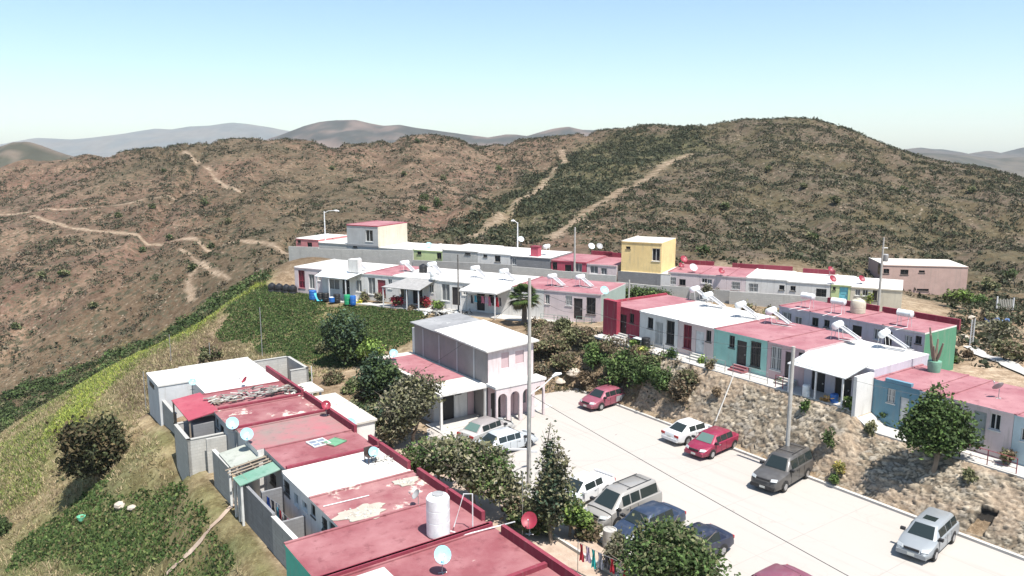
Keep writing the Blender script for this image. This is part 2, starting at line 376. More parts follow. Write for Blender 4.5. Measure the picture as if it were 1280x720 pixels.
MEAD = T_([(60,545),(120,470),(210,415),(326,352),(329,357),(250,410),(190,436),(150,470),(100,530)])
GREENHILL = T_([(480,300),(560,290),(600,250),(690,205),(760,168),(860,165),(900,185),(800,215),(720,265),(680,300),(580,300)])
def colour(x, y, z):
    n = len(x); R = np.hypot(x, y); u = x*U.x+y*U.y; v = x*V.x+y*V.y
    n1 = fbm(x, y, 26); n2 = fbm(x+200, y+50, 5, 4); n3 = fbm(x-80, y+150, 60, 3); rnd = RNG.random(n)
    C = lambda c: np.array(c)[None]
    mx = lambda a, b, m: a*(1-m[:, None])+b*m[:, None]
    tan = C((.215, .150, .106)); brown = C((.125, .084, .060)); olive = C((.082, .074, .040)); grey = C((.118, .096, .070)); red = C((.175, .105, .078))
    c = np.repeat(brown, n, 0); c = mx(c, tan, sstep(.42, .66, n2)); c = mx(c, red, sstep(.5, .7, n1)*.6); c = mx(c, olive, sstep(.52, .72, n3)*.5)
    rt = sstep(-.05, .25, x/np.maximum(y, 1)); c = mx(c, mx(np.repeat(grey, n, 0), olive, sstep(.4, .6, n2)), rt*.8*(R > 90))
    c = mx(c, C((.085, .09, .04)), inpoly(x, y, GREENHILL, 6)*.75)
    # near slope: dry grass
    near = sstep(112, 96, y)*sstep(11.5, 10.5, v)
    dry = mx(mx(np.repeat(C((.27, .215, .13)), n, 0), C((.36, .29, .18)), sstep(.4, .7, n2)), C((.19, .14, .09)), sstep(.5, .7, fbm(x, y, 2.2, 3))); dry = mx(dry, C((.15, .16, .065)), sstep(.46, .62, fbm(x-31, y+11, 9, 4))*.7)
    c = mx(c, dry, near)
    bank = sstep(112, 96, y)*(v > 11)*(z > -.5); c = mx(c, mx(np.repeat(C((.33, .26, .18)), n, 0), C((.24, .18, .12)), sstep(.4, .6, n2)), bank)
    c = mx(c, C((.17, .19, .06)), inpoly(x, y, LUSH, 2.5)*.7); c = mx(c, C((.28, .32, .075)), inpoly(x, y, MEAD, 1.5)*.85)
    for g in GREENP: c = mx(c, mx(np.repeat(C((.07, .10, .033)), n, 0), C((.20, .17, .09)), sstep(.45, .62, fbm(x+7, y, 4, 3))*.8), inpoly(x, y, g, 3.0))
    for p, w in TRAILS: c = mx(c, C((.30, .235, .172)), sstep(w*1.25, w*.5, lined(x, y, p)+(n2-.5)*1.2))
    k = sstep(56, 48, y)*(v > 46)*(u < -5)+0.0; c = mx(c, C((.42, .33, .24)), sstep(-30, -27, u)*sstep(54, 57, v)*sstep(-5, -8, u)*.9)
    farm = np.clip(sstep(112, 122, y)+((x > 40)*sstep(88, 96, y)), 0, 1); tm = np.zeros(n)
    for p, w in TRAILS: tm = np.maximum(tm, sstep(w*1.4, w*.8, lined(x, y, p)))
    return np.concatenate([np.clip(c*(.9+.2*rnd[:, None]), 0, 1), (farm*(1-tm))[:, None]], 1)
cols = colour(gx, gy, gz)
nu, nv_ = len(ua), len(va); idx = np.arange(nu*nv_).reshape(nu, nv_)
faces = np.stack([idx[:-1,:-1].ravel(), idx[1:,:-1].ravel(), idx[1:,1:].ravel(), idx[:-1,1:].ravel()], 1)
TERM, nt, b = nodes_mat('hill_soil')
a = nt.nodes.new('ShaderNodeVertexColor'); a.layer_name = 'Col'
m1 = noi(nt, wpos(nt), .9, 8, .72); m2 = noi(nt, wpos(nt), 5, 6, .7)
cc = mixc(nt, ramp(nt, m1, .42, .62), mixc(nt, 1.0, a.outputs[0], (.55, .5, .45), 'MULTIPLY'), a.outputs[0]); cc = mixc(nt, ramp(nt, m2, .5, .75), cc, mixc(nt, 1.0, a.outputs[0], (1.35, 1.3, 1.25), 'MULTIPLY'))
for sc_, th_, col_, seedv in ((.55, .34, (.055,.05,.03), 0), (1.25, .36, (.08,.07,.045), 7), (.9, .15, (.26,.205,.15), 19)):
    wn = nt.nodes.new('ShaderNodeTexVoronoi'); wn.inputs['Scale'].default_value = sc_; mpv = nt.nodes.new('ShaderNodeMapping'); mpv.inputs['Location'].default_value = (seedv, seedv*2, 0); gp = nt.nodes.new('ShaderNodeNewGeometry'); L(nt, gp.outputs['Position'], mpv.inputs[0])
    ad_ = nt.nodes.new('ShaderNodeVectorMath'); ad_.operation = 'ADD'; nz = N(nt, 'ShaderNodeTexNoise'); nz.inputs['Scale'].default_value = 2.2; nz.inputs['Detail'].default_value = 3; L(nt, mpv.outputs[0], nz.inputs['Vector']); L(nt, mpv.outputs[0], ad_.inputs[0]); L(nt, nz.outputs['Color'], ad_.inputs[1]); L(nt, ad_.outputs[0], wn.inputs['Vector'])
    mk = nt.nodes.new('ShaderNodeMath'); mk.operation = 'MULTIPLY'; L(nt, ramp(nt, wn.outputs['Distance'], th_+.08, th_-.04), mk.inputs[0]); L(nt, ramp(nt, noi(nt, mpv.outputs[0], .12, 5, .65), .40, .52), mk.inputs[1])
    mk2 = nt.nodes.new('ShaderNodeMath'); mk2.operation = 'MULTIPLY'; L(nt, mk.outputs[0], mk2.inputs[0]); L(nt, a.outputs['Alpha'], mk2.inputs[1]); cc = mixc(nt, mk2.outputs[0], cc, col_)
L(nt, cc, b.inputs['Base Color']); b.inputs['Roughness'].default_value = .95; b.inputs['Specular IOR Level'].default_value = .15; bump(nt, b, m2, .6, .12)
ter = link('ground', npmesh('ground', np.stack([gx, gy, gz], 1), faces, TERM, cols, True)); tag(ter, kind='structure')
# ------------------------------------------------------------------ distant hills
MTM = vcol('mountain_soil', .95, 0, .02, .3)
def mountain(name, prof, Y, depth, cbase, ccol2, seed):
    xs = [WY(px, py, Y) for px, py in prof]; X = np.array([p.x for p in xs]); Z = np.array([p.z for p in xs])
    nx, ny = 220, 40; gx = np.linspace(X[0], X[-1], nx); zt = np.interp(gx, X, Z)
    sx = (X[-1]-X[0])/60
    t = np.linspace(-1, 1, ny); A, T = np.meshgrid(gx, t, indexing='ij'); ZT = np.repeat(zt[:, None], ny, 1)
    rough = (fbm((A+seed*977).ravel(), (T*depth).ravel(), depth*.35, 5).reshape(A.shape)-.5)
    prof_ = np.clip(1-np.abs(T), 0, 1)**.9
    base = -45.0; zz = base+(ZT-base)*prof_+rough*(ZT-base)*.9*(1-prof_)*2*prof_
    zz[:, ny//2] = zt if ny % 2 else zz[:, ny//2]
    P = np.stack([A.ravel(), (Y+T*depth).ravel(), zz.ravel()], 1)
    i = np.arange(nx*ny).reshape(nx, ny); f = np.stack([i[:-1,:-1].ravel(), i[1:,:-1].ravel(), i[1:,1:].ravel(), i[:-1,1:].ravel()], 1)
    m = sstep(.4, .62, fbm(P[:, 0], P[:, 1]*1.4, depth*.16, 5))[:, None]
    c = np.array(cbase)[None]*(1-m)+np.array(ccol2)[None]*m
    tag(link(name, npmesh(name, P, f, MTM, c, True)), kind='structure')
    return
mountain('hills_blue', [(-200,190),(-60,186),(20,178),(49,172),(90,174),(124,171),(160,166),(195,160),(215,161),(240,157),(262,156),(292,152),(312,154),(337,158),(356,162),(420,172),(520,182),(640,192)], 5200, 900, (.07, .08, .08), (.10, .095, .085), 1)
mountain('hills_middle', [(250,200),(300,190),(326,176),(349,169),(382,156),(400,151),(420,149),(446,149),(465,153),(480,156),(500,155),(520,159),(550,163),(584,168),(610,171),(632,167),(645,167),(659,169),(672,165),(689,160),(700,158),(711,157),(728,161),(756,162),(790,170),(880,185),(960,200)], 2300, 420, (.11, .08, .066), (.03, .032, .028), 2)
mountain('hills_left', [(-160,196),(-60,190),(-20,186),(4,181),(19,176),(34,175),(50,180),(62,185),(79,191),(110,200),(170,215)], 900, 160, (.11, .088, .066), (.045, .045, .03), 3)
mountain('hills_right', [(1040,198),(1100,189),(1125,187),(1150,184),(1165,186),(1175,186),(1195,189),(1210,192),(1222,190),(1235,188),(1250,191),(1265,190),(1280,184),(1320,178),(1420,176)], 2600, 480, (.035, .038, .036), (.07, .06, .05), 4)
mountain('hills_far_right', [(1090,195),(1150,190),(1200,193),(1240,197),(1280,196),(1400,190)], 1700, 260, (.08, .07, .055), (.045, .045, .035), 5)

# ------------------------------------------------------------------ camera, sky, sun, air
cam = bpy.data.cameras.new('camera'); cam.sensor_width = 36; cam.lens = 36*F/1280; cam.clip_end = 30000; cam.clip_start = .3
co = bpy.data.objects.new('camera', cam); COL.objects.link(co); co.location = (0, 0, CH); co.rotation_euler = (PI/2-PITCH, 0, 0); scene.camera = co
SUN_AZ = Vector((.60, -.80, 0)).normalized(); SUN_EL = math.radians(66)
sd = bpy.data.lights.new('sun', 'SUN'); sd.energy = 4.8; sd.angle = math.radians(.53); sd.color = (1, .955, .89)
so = bpy.data.objects.new('sun', sd); COL.objects.link(so)
tos = Vector((SUN_AZ.x*math.cos(SUN_EL), SUN_AZ.y*math.cos(SUN_EL), math.sin(SUN_EL))); so.rotation_euler = tos.to_track_quat('Z', 'Y').to_euler(); so.location = (20, -20, 60)
w = bpy.data.worlds.new('World'); scene.world = w; w.use_nodes = True; nt = w.node_tree
sk = nt.nodes.new('ShaderNodeTexSky'); sk.sky_type = 'NISHITA'; sk.sun_disc = False; sk.sun_elevation = SUN_EL; sk.sun_rotation = math.atan2(SUN_AZ.x, SUN_AZ.y)
sk.air_density = 1.0; sk.dust_density = .7; sk.ozone_density = .6; sk.altitude = 100
nt.links.new(mixc(nt, 1.0, sk.outputs[0], (.88, .985, 1.0), 'MULTIPLY'), nt.nodes['Background'].inputs[0]); nt.nodes['Background'].inputs[1].default_value = SKYS
vs = scene.view_settings; vs.view_transform = 'Standard'; vs.look = 'None'; vs.exposure = EXPO; vs.gamma = 1
hz = MB().box(-8000, 8000, -500, 6600, -47, 262)
hm = bpy.data.materials.new('haze_air'); hm.use_nodes = True; nt = hm.node_tree; nt.nodes.clear()
ou = nt.nodes.new('ShaderNodeOutputMaterial'); vo = nt.nodes.new('ShaderNodeVolumePrincipled'); vo.inputs['Color'].default_value = (.95, .98, 1, 1); vo.inputs['Density'].default_value = HAZE; vo.inputs['Anisotropy'].default_value = 0
nt.links.new(vo.outputs[0], ou.inputs['Volume'])
tag(hz.build('haze', hm), 'pale blue air over the valley and hills', 'haze', kind='stuff')
scene.cycles.volume_bounces = 0; scene.cycles.max_bounces = 6; scene.cycles.diffuse_bounces = 3; scene.cycles.transparent_max_bounces = 4
# ------------------------------------------------------------------ ground sheets
def sheet(name, poly, z, m, th=.12, kind='structure', **k):
    return tag(MB().prism([(p.x, p.y) for p in poly], z-th, z, 0).build(name, m), kind=kind, **k)
ROADM, nt, b = nodes_mat('road_concrete')
n1 = noi(nt, wpos(nt), .25, 6, .6); n2 = noi(nt, wpos(nt), 2.5, 5, .7); n3 = noi(nt, wpos(nt), 25, 3)
mp = nt.nodes.new('ShaderNodeMapping'); mp.inputs['Rotation'].default_value = (0, 0, -ROT_U); mp.vector_type = 'POINT'; g_ = nt.nodes.new('ShaderNodeNewGeometry'); L(nt, g_.outputs['Position'], mp.inputs[0])
br = nt.nodes.new('ShaderNodeTexBrick'); L(nt, mp.outputs[0], br.inputs['Vector']); br.offset = 0; br.inputs['Scale'].default_value = 1; br.inputs['Brick Width'].default_value = 4.6; br.inputs['Row Height'].default_value = 3.9; br.inputs['Mortar Size'].default_value = .018
br.inputs['Color1'].default_value = (.375, .348, .318, 1); br.inputs['Color2'].default_value = (.362, .336, .307, 1); br.inputs['Mortar'].default_value = (.27, .245, .22, 1)
c_ = mixc(nt, ramp(nt, n1, .45, .75), br.outputs[0], (.37, .34, .31)); c_ = mixc(nt, ramp(nt, n2, .62, .82), c_, (.29, .255, .225)); c_ = mixc(nt, ramp(nt, n3, .6, .8), c_, (.37, .345, .315))
vo_ = nt.nodes.new('ShaderNodeTexVoronoi'); vo_.feature = 'DISTANCE_TO_EDGE'; vo_.inputs['Scale'].default_value = .42; vo_.inputs['Randomness'].default_value = 1; dv = nt.nodes.new('ShaderNodeVectorMath'); dv.operation = 'ADD'; n6 = N(nt, 'ShaderNodeTexNoise'); n6.inputs['Scale'].default_value = 1.3; n6.inputs['Detail'].default_value = 6; L(nt, wpos(nt), n6.inputs['Vector']); L(nt, wpos(nt), dv.inputs[0]); L(nt, n6.outputs['Color'], dv.inputs[1]); L(nt, dv.outputs[0], vo_.inputs['Vector'])
n7 = noi(nt, wpos(nt), .18, 3); cf = nt.nodes.new('ShaderNodeMath'); cf.operation = 'MULTIPLY'; L(nt, ramp(nt, vo_.outputs['Distance'], .012, .002), cf.inputs[0]); L(nt, ramp(nt, n7, .5, .62), cf.inputs[1]); c_ = mixc(nt, cf.outputs[0], c_, (.33, .30, .27))
ty = noi(nt, mp.outputs[0], 1, 2); ms = nt.nodes.new('ShaderNodeMapping'); ms.inputs['Scale'].default_value = (.05, .9, 1); L(nt, mp.outputs[0], ms.inputs[0]); ty = noi(nt, ms.outputs[0], 1.6, 5, .7); tf = nt.nodes.new('ShaderNodeMath'); tf.operation = 'MULTIPLY'; L(nt, ramp(nt, ty, .55, .75), tf.inputs[0]); tf.inputs[1].default_value = .65; c_ = mixc(nt, tf.outputs[0], c_, (.29, .26, .235))
oil = noi(nt, wpos(nt), .9, 3, .5); c_ = mixc(nt, ramp(nt, oil, .73, .78), c_, (.2, .18, .165))
L(nt, c_, b.inputs['Base Color']); b.inputs['Roughness'].default_value = .9; bump(nt, b, n3, .15, .01)
sheet('road', [P3(-50.2,41.6),P3(-50.9,36),P3(-49.3,33),P3(-48.7,26.6),P3(-46.3,25.3),P3(-31.5,26.0),P3(4,26.0),P3(4,41.6)][::-1], .0, ROADM)
DIRTM, nt, b = nodes_mat('yard_dirt')
n1 = noi(nt, wpos(nt), .6, 7, .7); n2 = noi(nt, wpos(nt), 7, 4)
c_ = mixc(nt, ramp(nt, n1, .35, .65), (.30, .22, .165), (.44, .35, .28)); c_ = mixc(nt, ramp(nt, n2, .6, .75), c_, (.2, .15, .11)); L(nt, c_, b.inputs['Base Color']); b.inputs['Roughness'].default_value = .95; bump(nt, b, n2, .4, .04)
sheet('front_yards', [P3(-60,18.9),P3(-46.2,25.2),P3(4,25.95),P3(4,18.95)], -.01, DIRTM)
sheet('forecourt', [P3(-49.2,27.2),P3(-46.4,26.8),P3(-46.9,33),P3(-47.4,37.3),P3(-50.6,37.5)], .05, CONC)
# kerbs (real steps)
mb = MB(); mb.box(-50.2, 4, 41.6, 41.85, -.05, .14); k = mb.build('kerb', CONC, rz=ROT_U); tag(k, kind='structure')
mb = MB(); mb.box(-31.5, 4, 25.75, 26.0, -.05, .14); k = mb.build('kerb', CONC, rz=ROT_U); tag(k, kind='structure')
mb = MB(); mb.box(-34.4, 4, 23.95, 24.1, -.05, .16); k = mb.build('kerb', CONC, rz=ROT_U); tag(k, kind='structure')
# street terrace above the rubble wall: walkway slab
def terr(u0, u1, v0, v1, z0, z1, m, name):
    a, b_, c, d = P3(u0, v0, z0), P3(u1, v0, z1), P3(u1, v1, z1), P3(u0, v1, z0)
    return tag(MB().slab(a, b_, c, d, .16).build(name, m), kind='structure')
terr(-51.5, -26.9, 44.8, 46.7, 4.02, 4.02, CONC, 'walkway'); terr(-26.9, -25.2, 44.8, 46.7, 4.02, 3.02, CONC, 'walkway'); terr(-25.2, -6, 44.8, 46.7, 3.02, 3.02, CONC, 'walkway')
LP_ = [PA.pt(-1, -2.0), PA.pt(39.4, -2.0), PA.pt(39.4, .2), PA.pt(-1, .2)]
sheet('walkway', LP_, 3.06, CONC)
#
# pale footpath down the near slope, laid on the ground
def ribbon(name, pxs, w, m, lift=.05):
    pts = [hit(*p) for p in pxs]; q = []
    for a, b_ in zip(pts[:-1], pts[1:]):
        k_ = max(2, int((b_-a).length/.8)); q += [a.lerp(b_, i/k_) for i in range(k_)]
    q.append(pts[-1]); mb = MB(); vs = []
    for i, p in enumerate(q):
        d = (q[min(i+1, len(q)-1)]-q[max(i-1, 0)]); d.z = 0; d.normalize(); s = Vector((-d.y, d.x, 0)); ww = w*(.85+.3*random.random())
        for sg in (-1, 1):
            e = p+s*sg*ww/2; vs.append((e.x, e.y, H1(e.x, e.y)+lift))
    mb.add(vs, [(2*i, 2*i+2, 2*i+3, 2*i+1) for i in range(len(q)-1)]); return tag(mb.build(name, m), kind='structure')
ribbon('path', [(297,628),(275,650),(252,676),(228,700),(205,722)], .3, DIRTM, .09)
ribbon('path', [(1211,434),(1222,440),(1245,450),(1268,461),(1310,480)], 1.1, CONC, .12)
ribbon('path', [(292,622),(312,640),(335,664),(358,690),(380,716)], .75, DIRTM, .08)

# ------------------------------------------------------------------ houses
GR = {'row': 'terraced houses along the street'}
def wallmesh(w_, d, h, ops, rev=.13, foot=.8):
    """box with a front wall (y=0) pierced by openings"""
    mb = MB(); xs = sorted({0, w_, *[v for o in ops for v in (o[0], o[2])]}); zs = sorted({-foot, h, *[v for o in ops for v in (o[1], o[3])]})
    for i in range(len(xs)-1):
        for j in range(len(zs)-1):
            cx = (xs[i]+xs[i+1])/2; cz_ = (zs[j]+zs[j+1])/2
            if any(o[0] < cx < o[2] and o[1] < cz_ < o[3] for o in ops): continue
            mb.quad((xs[i],0,zs[j]),(xs[i+1],0,zs[j]),(xs[i+1],0,zs[j+1]),(xs[i],0,zs[j+1]))
    for x0, z0, x1, z1 in ops:
        mb.quad((x0,0,z0),(x0,rev,z0),(x0,rev,z1),(x0,0,z1)); mb.quad((x1,rev,z0),(x1,0,z0),(x1,0,z1),(x1,rev,z1))
        mb.quad((x0,0,z1),(x0,rev,z1),(x1,rev,z1),(x1,0,z1)); mb.quad((x0,rev,z0),(x0,0,z0),(x1,0,z0),(x1,rev,z0))
    mb.quad((w_,0,-foot),(w_,d,-foot),(w_,d,h),(w_,0,h),1); mb.quad((w_,d,-foot),(0,d,-foot),(0,d,h),(w_,d,h),1); mb.quad((0,d,-foot),(0,0,-foot),(0,0,h),(0,d,h),1)
    return mb
def add_opening(r, kind, x0, z0, x1, z1, y=.13, fr=None):
    w_, h = x1-x0, z1-z0; t = min(.06, w_*.12)
    if kind[0] == 'd':
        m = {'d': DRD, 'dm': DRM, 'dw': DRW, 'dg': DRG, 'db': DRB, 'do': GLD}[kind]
        mb = MB().box(x0+.01, x1-.01, y-.05, y+.02, z0, z1-.01)
        for a, b_ in ((.12, .45), (.53, .9)): mb.box(x0+w_*.18, x1-w_*.18, y-.065, y-.05, z0+h*a, z0+h*b_)
        o = mb.build('door', m, r)
        MB().box(x1-w_*.16-.05, x1-w_*.16+.03, y-.12, y-.066, z0+h*.47, z0+h*.52).build('handle', STEEL, o); return o
    fm = fr or (FRW if kind in ('w', 'g', 'c', 'gw') else FRM if kind == 'm' else FRD)
    mb = MB().box(x0+.004, x0+t, y-.06, y, z0+.004, z1-.004).box(x1-t, x1-.004, y-.06, y, z0+.004, z1-.004).box(x0+t, x1-t, y-.06, y, z0+.004, z0+t).box(x0+t, x1-t, y-.06, y, z1-t, z1-.004)
    mb.box((x0+x1)/2-.025, (x0+x1)/2+.025, y-.055, y-.005, z0+t, z1-t)
    if kind == 'm': mb.box(x0+t, x1-t, y-.055, y-.005, z0+h*.38, z0+h*.42)
    mb.box(x0-.06, x1+.06, -.05, -.004, z0-.07, z0-.004)
    if kind in ('g', 'gw', 'gd'):
        k_ = max(4, int(w_/.14))
        for i in range(1, k_): xx = x0+w_*i/k_; mb.box(xx-.012, xx+.012, -.035, -.015, z0+.03, z1-.03)
        for zz in (z0+.04, z0+h*.5, z1-.06): mb.box(x0+.02, x1-.02, -.038, -.014, zz, zz+.025)
    o = mb.build('window', fm, r)
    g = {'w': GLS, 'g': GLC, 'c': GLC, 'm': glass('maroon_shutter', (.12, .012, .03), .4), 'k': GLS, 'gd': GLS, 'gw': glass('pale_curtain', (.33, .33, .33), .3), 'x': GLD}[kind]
    MB().quad((x0, y+.01, z0), (x1, y+.01, z0), (x1, y+.01, z1), (x0, y+.01, z1)).build('pane', g, o); return o
def house(pl, t0, t1, zb, zt, depth, label, wm, rm, ops=(), off=0, name='terraced_house', cat='house', group=None, side=None, rth=.12, over=.06, edge=None, parapet=None, gap=0.02, curb=None, foot=.8, roofdz=0):
    t0 += gap/2; t1 -= gap/2; w_ = t1-t0; h = zt-zb
    r = root(name, pl.pt(t0, off, zb), pl.rot, label, cat, group); po = pl.off(off); lo = []
    kinds = []
    for o in ops:
        k_, ax, ay, bx, by = o[:5]; cx = (ax+bx)/2; cy = (ay+by)/2
        xa = po.hit(ax, cy)[0]-t0; xb = po.hit(bx, cy)[0]-t0; z1 = po.hit(cx, ay)[1]-zb; z0 = po.hit(cx, by)[1]-zb
        xa = max(.12, xa); xb = min(w_-.12, xb); z1 = min(h-.22, z1)
        z0 = max(.02, z0) if k_[0] != 'd' else max(.0, min(z0, .45))
        if k_[0] == 'd' and z1 < 1.75: z1 = 1.75
        if xb-xa < .25 or z1-z0 < .2: continue
        lo.append((xa, z0, xb, z1)); kinds.append(k_)
    wallmesh(w_, depth, h-rth, lo, foot=foot).build('wall', [wm, side or wm], r)
    for k_, o in zip(kinds, lo): add_opening(r, k_, *o)
    mb = MB(); x0, x1, y0, y1 = (-.0, w_, -over, depth+over)
    mb.box(x0, x1, y0, y1, h-rth+.002, h, 1); mb.m[-5] = 0  # top face carries the coating
    mb.box(x0, x0+.14, y0, y1, h+.002, h+.07, 0)
    o = mb.build('roof', [rm, edge or wm], r)
    if curb: MB().box(x1-.2, x1-.01, y0, y1, h+.003, h+.2).build('roof_curb', curb, r)
    if parapet:
        a, b_, ph = parapet; MB().box(a, b_, depth-.06, depth+.14, h-.35, h+ph).build('parapet', MARO, r)
    return r
G_M = 'single storey houses in the street row above the rubble wall'
G_L = 'flat roofed houses in the lower row'
G_A = 'white houses of the middle row'
G_B = 'houses of the back row under the hill'
G_C = 'houses of the pink roofed row behind the street'
# --- street row (M)
um = lambda px, py: PM.hit(px, py)[0]
uM = [um(759.5, 378), um(800, 390), um(848, 400), um(893, 411), um(960, 424), um(1007, 437), um(1093, 470), um(1150, 489), um(1180, 495), um(1268, 520), -13.6]
burg = house(PM, uM[0], uM[1], 4.05, 6.75, 7.4, 'burgundy terraced house with a pink roof at the far end of the street row', BURG, R_RED3, [('g', 763.5,384,771.5,411), ('d', 775,393,783,422), ('k', 787,392,792.5,404)], group=G_M)
tw = MB().box(0, 1.75, -.5, -.004, -.5, 3.15).box(0, .16, -.0, 7.3, 2.72, 2.9); tw.build('porch_wall', BURG, burg)
house(PM, uM[1], uM[2], 4.05, 6.73, 7.4, 'white terraced house with a white roof next to the burgundy house', WHITE, R_WHT, [('k', 809.5,397,816.5,411), ('gw', 819,402,828.5,431), ('gd', 833,401,843,431)], group=G_M)
house(PM, uM[2], uM[3], 4.05, 6.70, 7.4, 'pale pink terraced house with a maroon shuttered window and a white door', PINKW, R_WHT, [('m', 854,406,864.5,436), ('dw', 869,414,880,443), ('k', 882.5,413,889,427.5)], group=G_M)
house(PM, uM[3], uM[4], 4.03, 6.68, 6.7, 'aqua green terraced house with black door and red front steps', AQUA, R_RED3, [('k', 911.5,419,918.5,435), ('d', 920.5,426,933,459), ('gd', 938,427,951,459)], group=G_M)
house(PM, uM[4], uM[5], 4.03, 6.66, 6.7, 'rose pink terraced house between the aqua house and the white canopy', PINKG, R_RED3, [('g', 963.5,433,976.5,463), ('d', 981,440,992,473), ('k', 998,441,1007,456)], group=G_M)
m5 = house(PM, uM[5], uM[6], 3.75, 6.45, 6.6, 'white roofed terraced house with a sloping white canopy on posts', LILAC, R_WHT, [('do', 1014,466,1031,494), ('do', 1043,470,1064,503), ('k', 1070,478,1078,492)], group=G_M)  # the larger black door stands in for the dark shade under the canopy
m6 = house(PM, uM[6], uM[7], 3.0, 5.85, 5.7, 'blue terraced house with a barred window beside the white canopy house', BLUE, R_RED3, [('gw', 1109,486,1119,504), ('dw', 1124,497,1135,530)], group=G_M)
MB().box(.75, 2.4, -.06, .2, 2.87, 3.08).build('parapet', BLUE, m6)
house(PM, uM[7], uM[8], 3.0, 5.82, 5.7, 'narrow pale terraced house half hidden behind the leafy street tree', LBLUE, R_RED3, [('k', 1158,500,1168,516)], group=G_M)
house(PM, uM[8], uM[9], 3.0, 5.80, 5.7, 'light rose terraced house with a grey green door right of the leafy tree', PINKL, R_RED3, [('k', 1188,504,1200,526), ('dg', 1215,514,1232,553), ('w', 1236.5,517,1251,538)], group=G_M)
house(PM, uM[9], uM[10], 3.0, 5.75, 5.7, 'light blue terraced house at the right edge of the photo', LBLUE, R_RED3, [('w', 1276,536,1286,552)], group=G_M)
# canopy of the white house
def canopy(r, pl, zb, t0, A, B, C_, D, posts, m, th=.06):
    """A,B back edge, C_,D front edge (t,d,z); posts list of (t,d)"""
    lp = lambda t, d, z: (t-t0, d, z-zb)
    c = MB().slab(lp(*D), lp(*C_), lp(*B), lp(*A), th).build('canopy', m, r)
    for t, d, zt_ in posts: MB().box(t-t0-.05, t-t0+.05, d-.05, d+.05, -.1, zt_-zb).build('post', METW, r)
ta, tb = uM[5], uM[6]
canopy(m5, PM, 3.75, ta, (ta+.1, .25, 6.62), (tb-.5, .25, 6.62), (tb-.9, -1.75, 5.92), (ta-.15, -1.75, 5.98), [(ta+.0, -1.65, 5.9), (ta+2.0, -1.65, 5.88), (tb-1.1, -1.65, 5.85)], flat('canopy_sheet', (.52, .53, .53), .5))
MB().box(tb-ta-.24, tb-ta-.02, -1.9, .0, -1.0, 2.5).build('side_wall', WHITE, m5)
# front steps (on the walkway)
def steps(t, z, m, label, w_=1.3, n=3):
    mb = MB()
    for i in range(n): mb.box(-w_/2, w_/2, -.28*(n-i), 0, -.05 if i == 0 else .13*i-.0, .13*(i+1))
    o = mb.build('front_steps', m, loc=PM.pt(t, -.01, z), rz=ROT_U); tag(o, label, 'steps', 'front steps of the street row')
steps(um(927,468), 4.02, R_RED, 'red front steps below the black door of the aqua house'); steps(um(986,480), 4.02, CONC, 'pale front steps below the dark door of the rose house'); steps(um(875,452), 4.02, CONC, 'pale front steps below the white door of the pale pink house'); steps(um(779,428), 4.02, CONC, 'pale front steps of the burgundy house')
# --- pink row behind (C)
uc = lambda px, py: PC.hit(px, py)[0]
uC = [uc(974, 383), uc(1012, 390), uc(1062, 399), uc(1103, 406), uc(1157, 416)]
house(PC, uC[0], uC[1], 4.2, 7.2, 4.6, 'lilac end house of the pink roofed row beside a grey window', LILAC, R_RED3, [('g', 977.5,390,989,406), ('c', 993,396,1002,410)], group=G_C, parapet=(1.5, 2.6, .45))
house(PC, uC[1], uC[2], 4.2, 7.2, 4.6, 'pink roofed house carrying a round beige water tank', LILAC, R_RED3, [('k', 1015,397,1023,408), ('k', 1030,400,1037,409), ('c', 1049,406,1060,414)], group=G_C, parapet=(0, 3.2, .45))
house(PC, uC[2], uC[3], 4.2, 7.2, 4.6, 'pink roofed house with a dark doorway left of the green end wall house', LILAC, R_RED3, [('do', 1065,407,1077,424), ('c', 1092,411,1101,425)], group=G_C, parapet=(0, 2.6, .45))
house(PC, uC[3], uC[4], 4.2, 7.2, 4.6, 'pink roofed end house with a bright green side wall', LILAC, R_RED3, [('gd', 1105,414,1115,432), ('g', 1131,419,1140,434), ('k', 1144,420,1152,430)], group=G_C, side=GREENW, parapet=(0, 3.4, .45), edge=WHITE)
# --- lower row (L): seen from its yard side
def lrow(i, u0, u1, v0, wm, rm, label, ops=(), v1=18.7, parapet=None, curb=None, zt=3.0, **k):
    return house(PLr, u0, u1, -.1, zt, v1-v0, label, wm, rm, ops, off=v0-13, group=G_L, parapet=(parapet[0]-u0, parapet[1]-u0, .45) if parapet else None, curb=curb, **k)
lrow(0, -28.2, -18.5, 8.6, TEAL, R_RED, 'nearest red roofed house with a cream slab patch at the bottom edge', parapet=(-27.4, -18.6), zt=3.0, rth=.2)
lrow(1, -32.2, -28.2, 10.4, TEAL, R_RED, 'red roofed house with teal side wall under the tall white water tank', parapet=(-32.1, -29.0), curb=MARO)
lrow(2, -36.05, -32.2, 13.0, WHITE, R_RED2, 'red roofed house with a large bare cream patch', [('k', 388,630,394,645), ('gd', 403,648,409,664), ('d', 412,652,419,672)], parapet=(-35.35, -32.3))
lrow(3, -40.0, -36.05, 13.0, WHITE, R_WHT, 'white roofed house in the middle of the lower row', [('gd', 355,602,362,618), ('w', 368,618,373,632), ('w', 378,628,384,638)], parapet=(-39.9, -36.4))
lrow(4, -43.9, -40.0, 13.3, GPL, R_RED, 'red roofed house with a window frame and a green panel lying on it', [('gd', 338,592,345,606)], parapet=(-41.4, -40.1), curb=MARO)
lrow(5, -48.0, -43.9, 12.9, WHITE, R_GRY, 'house with half grey half pink roof behind two pale dishes', [('g', 297,560,302,575)], parapet=(-47.9, -43.4))
lrow(6, -52.35, -48.0, 12.7, GPL, R_RED2, 'pink roofed house with a wide cream worn patch', [('k', 269,523,273,534), ('k', 275,532,280,545)], parapet=(-52.0, -48.1), curb=MARO)
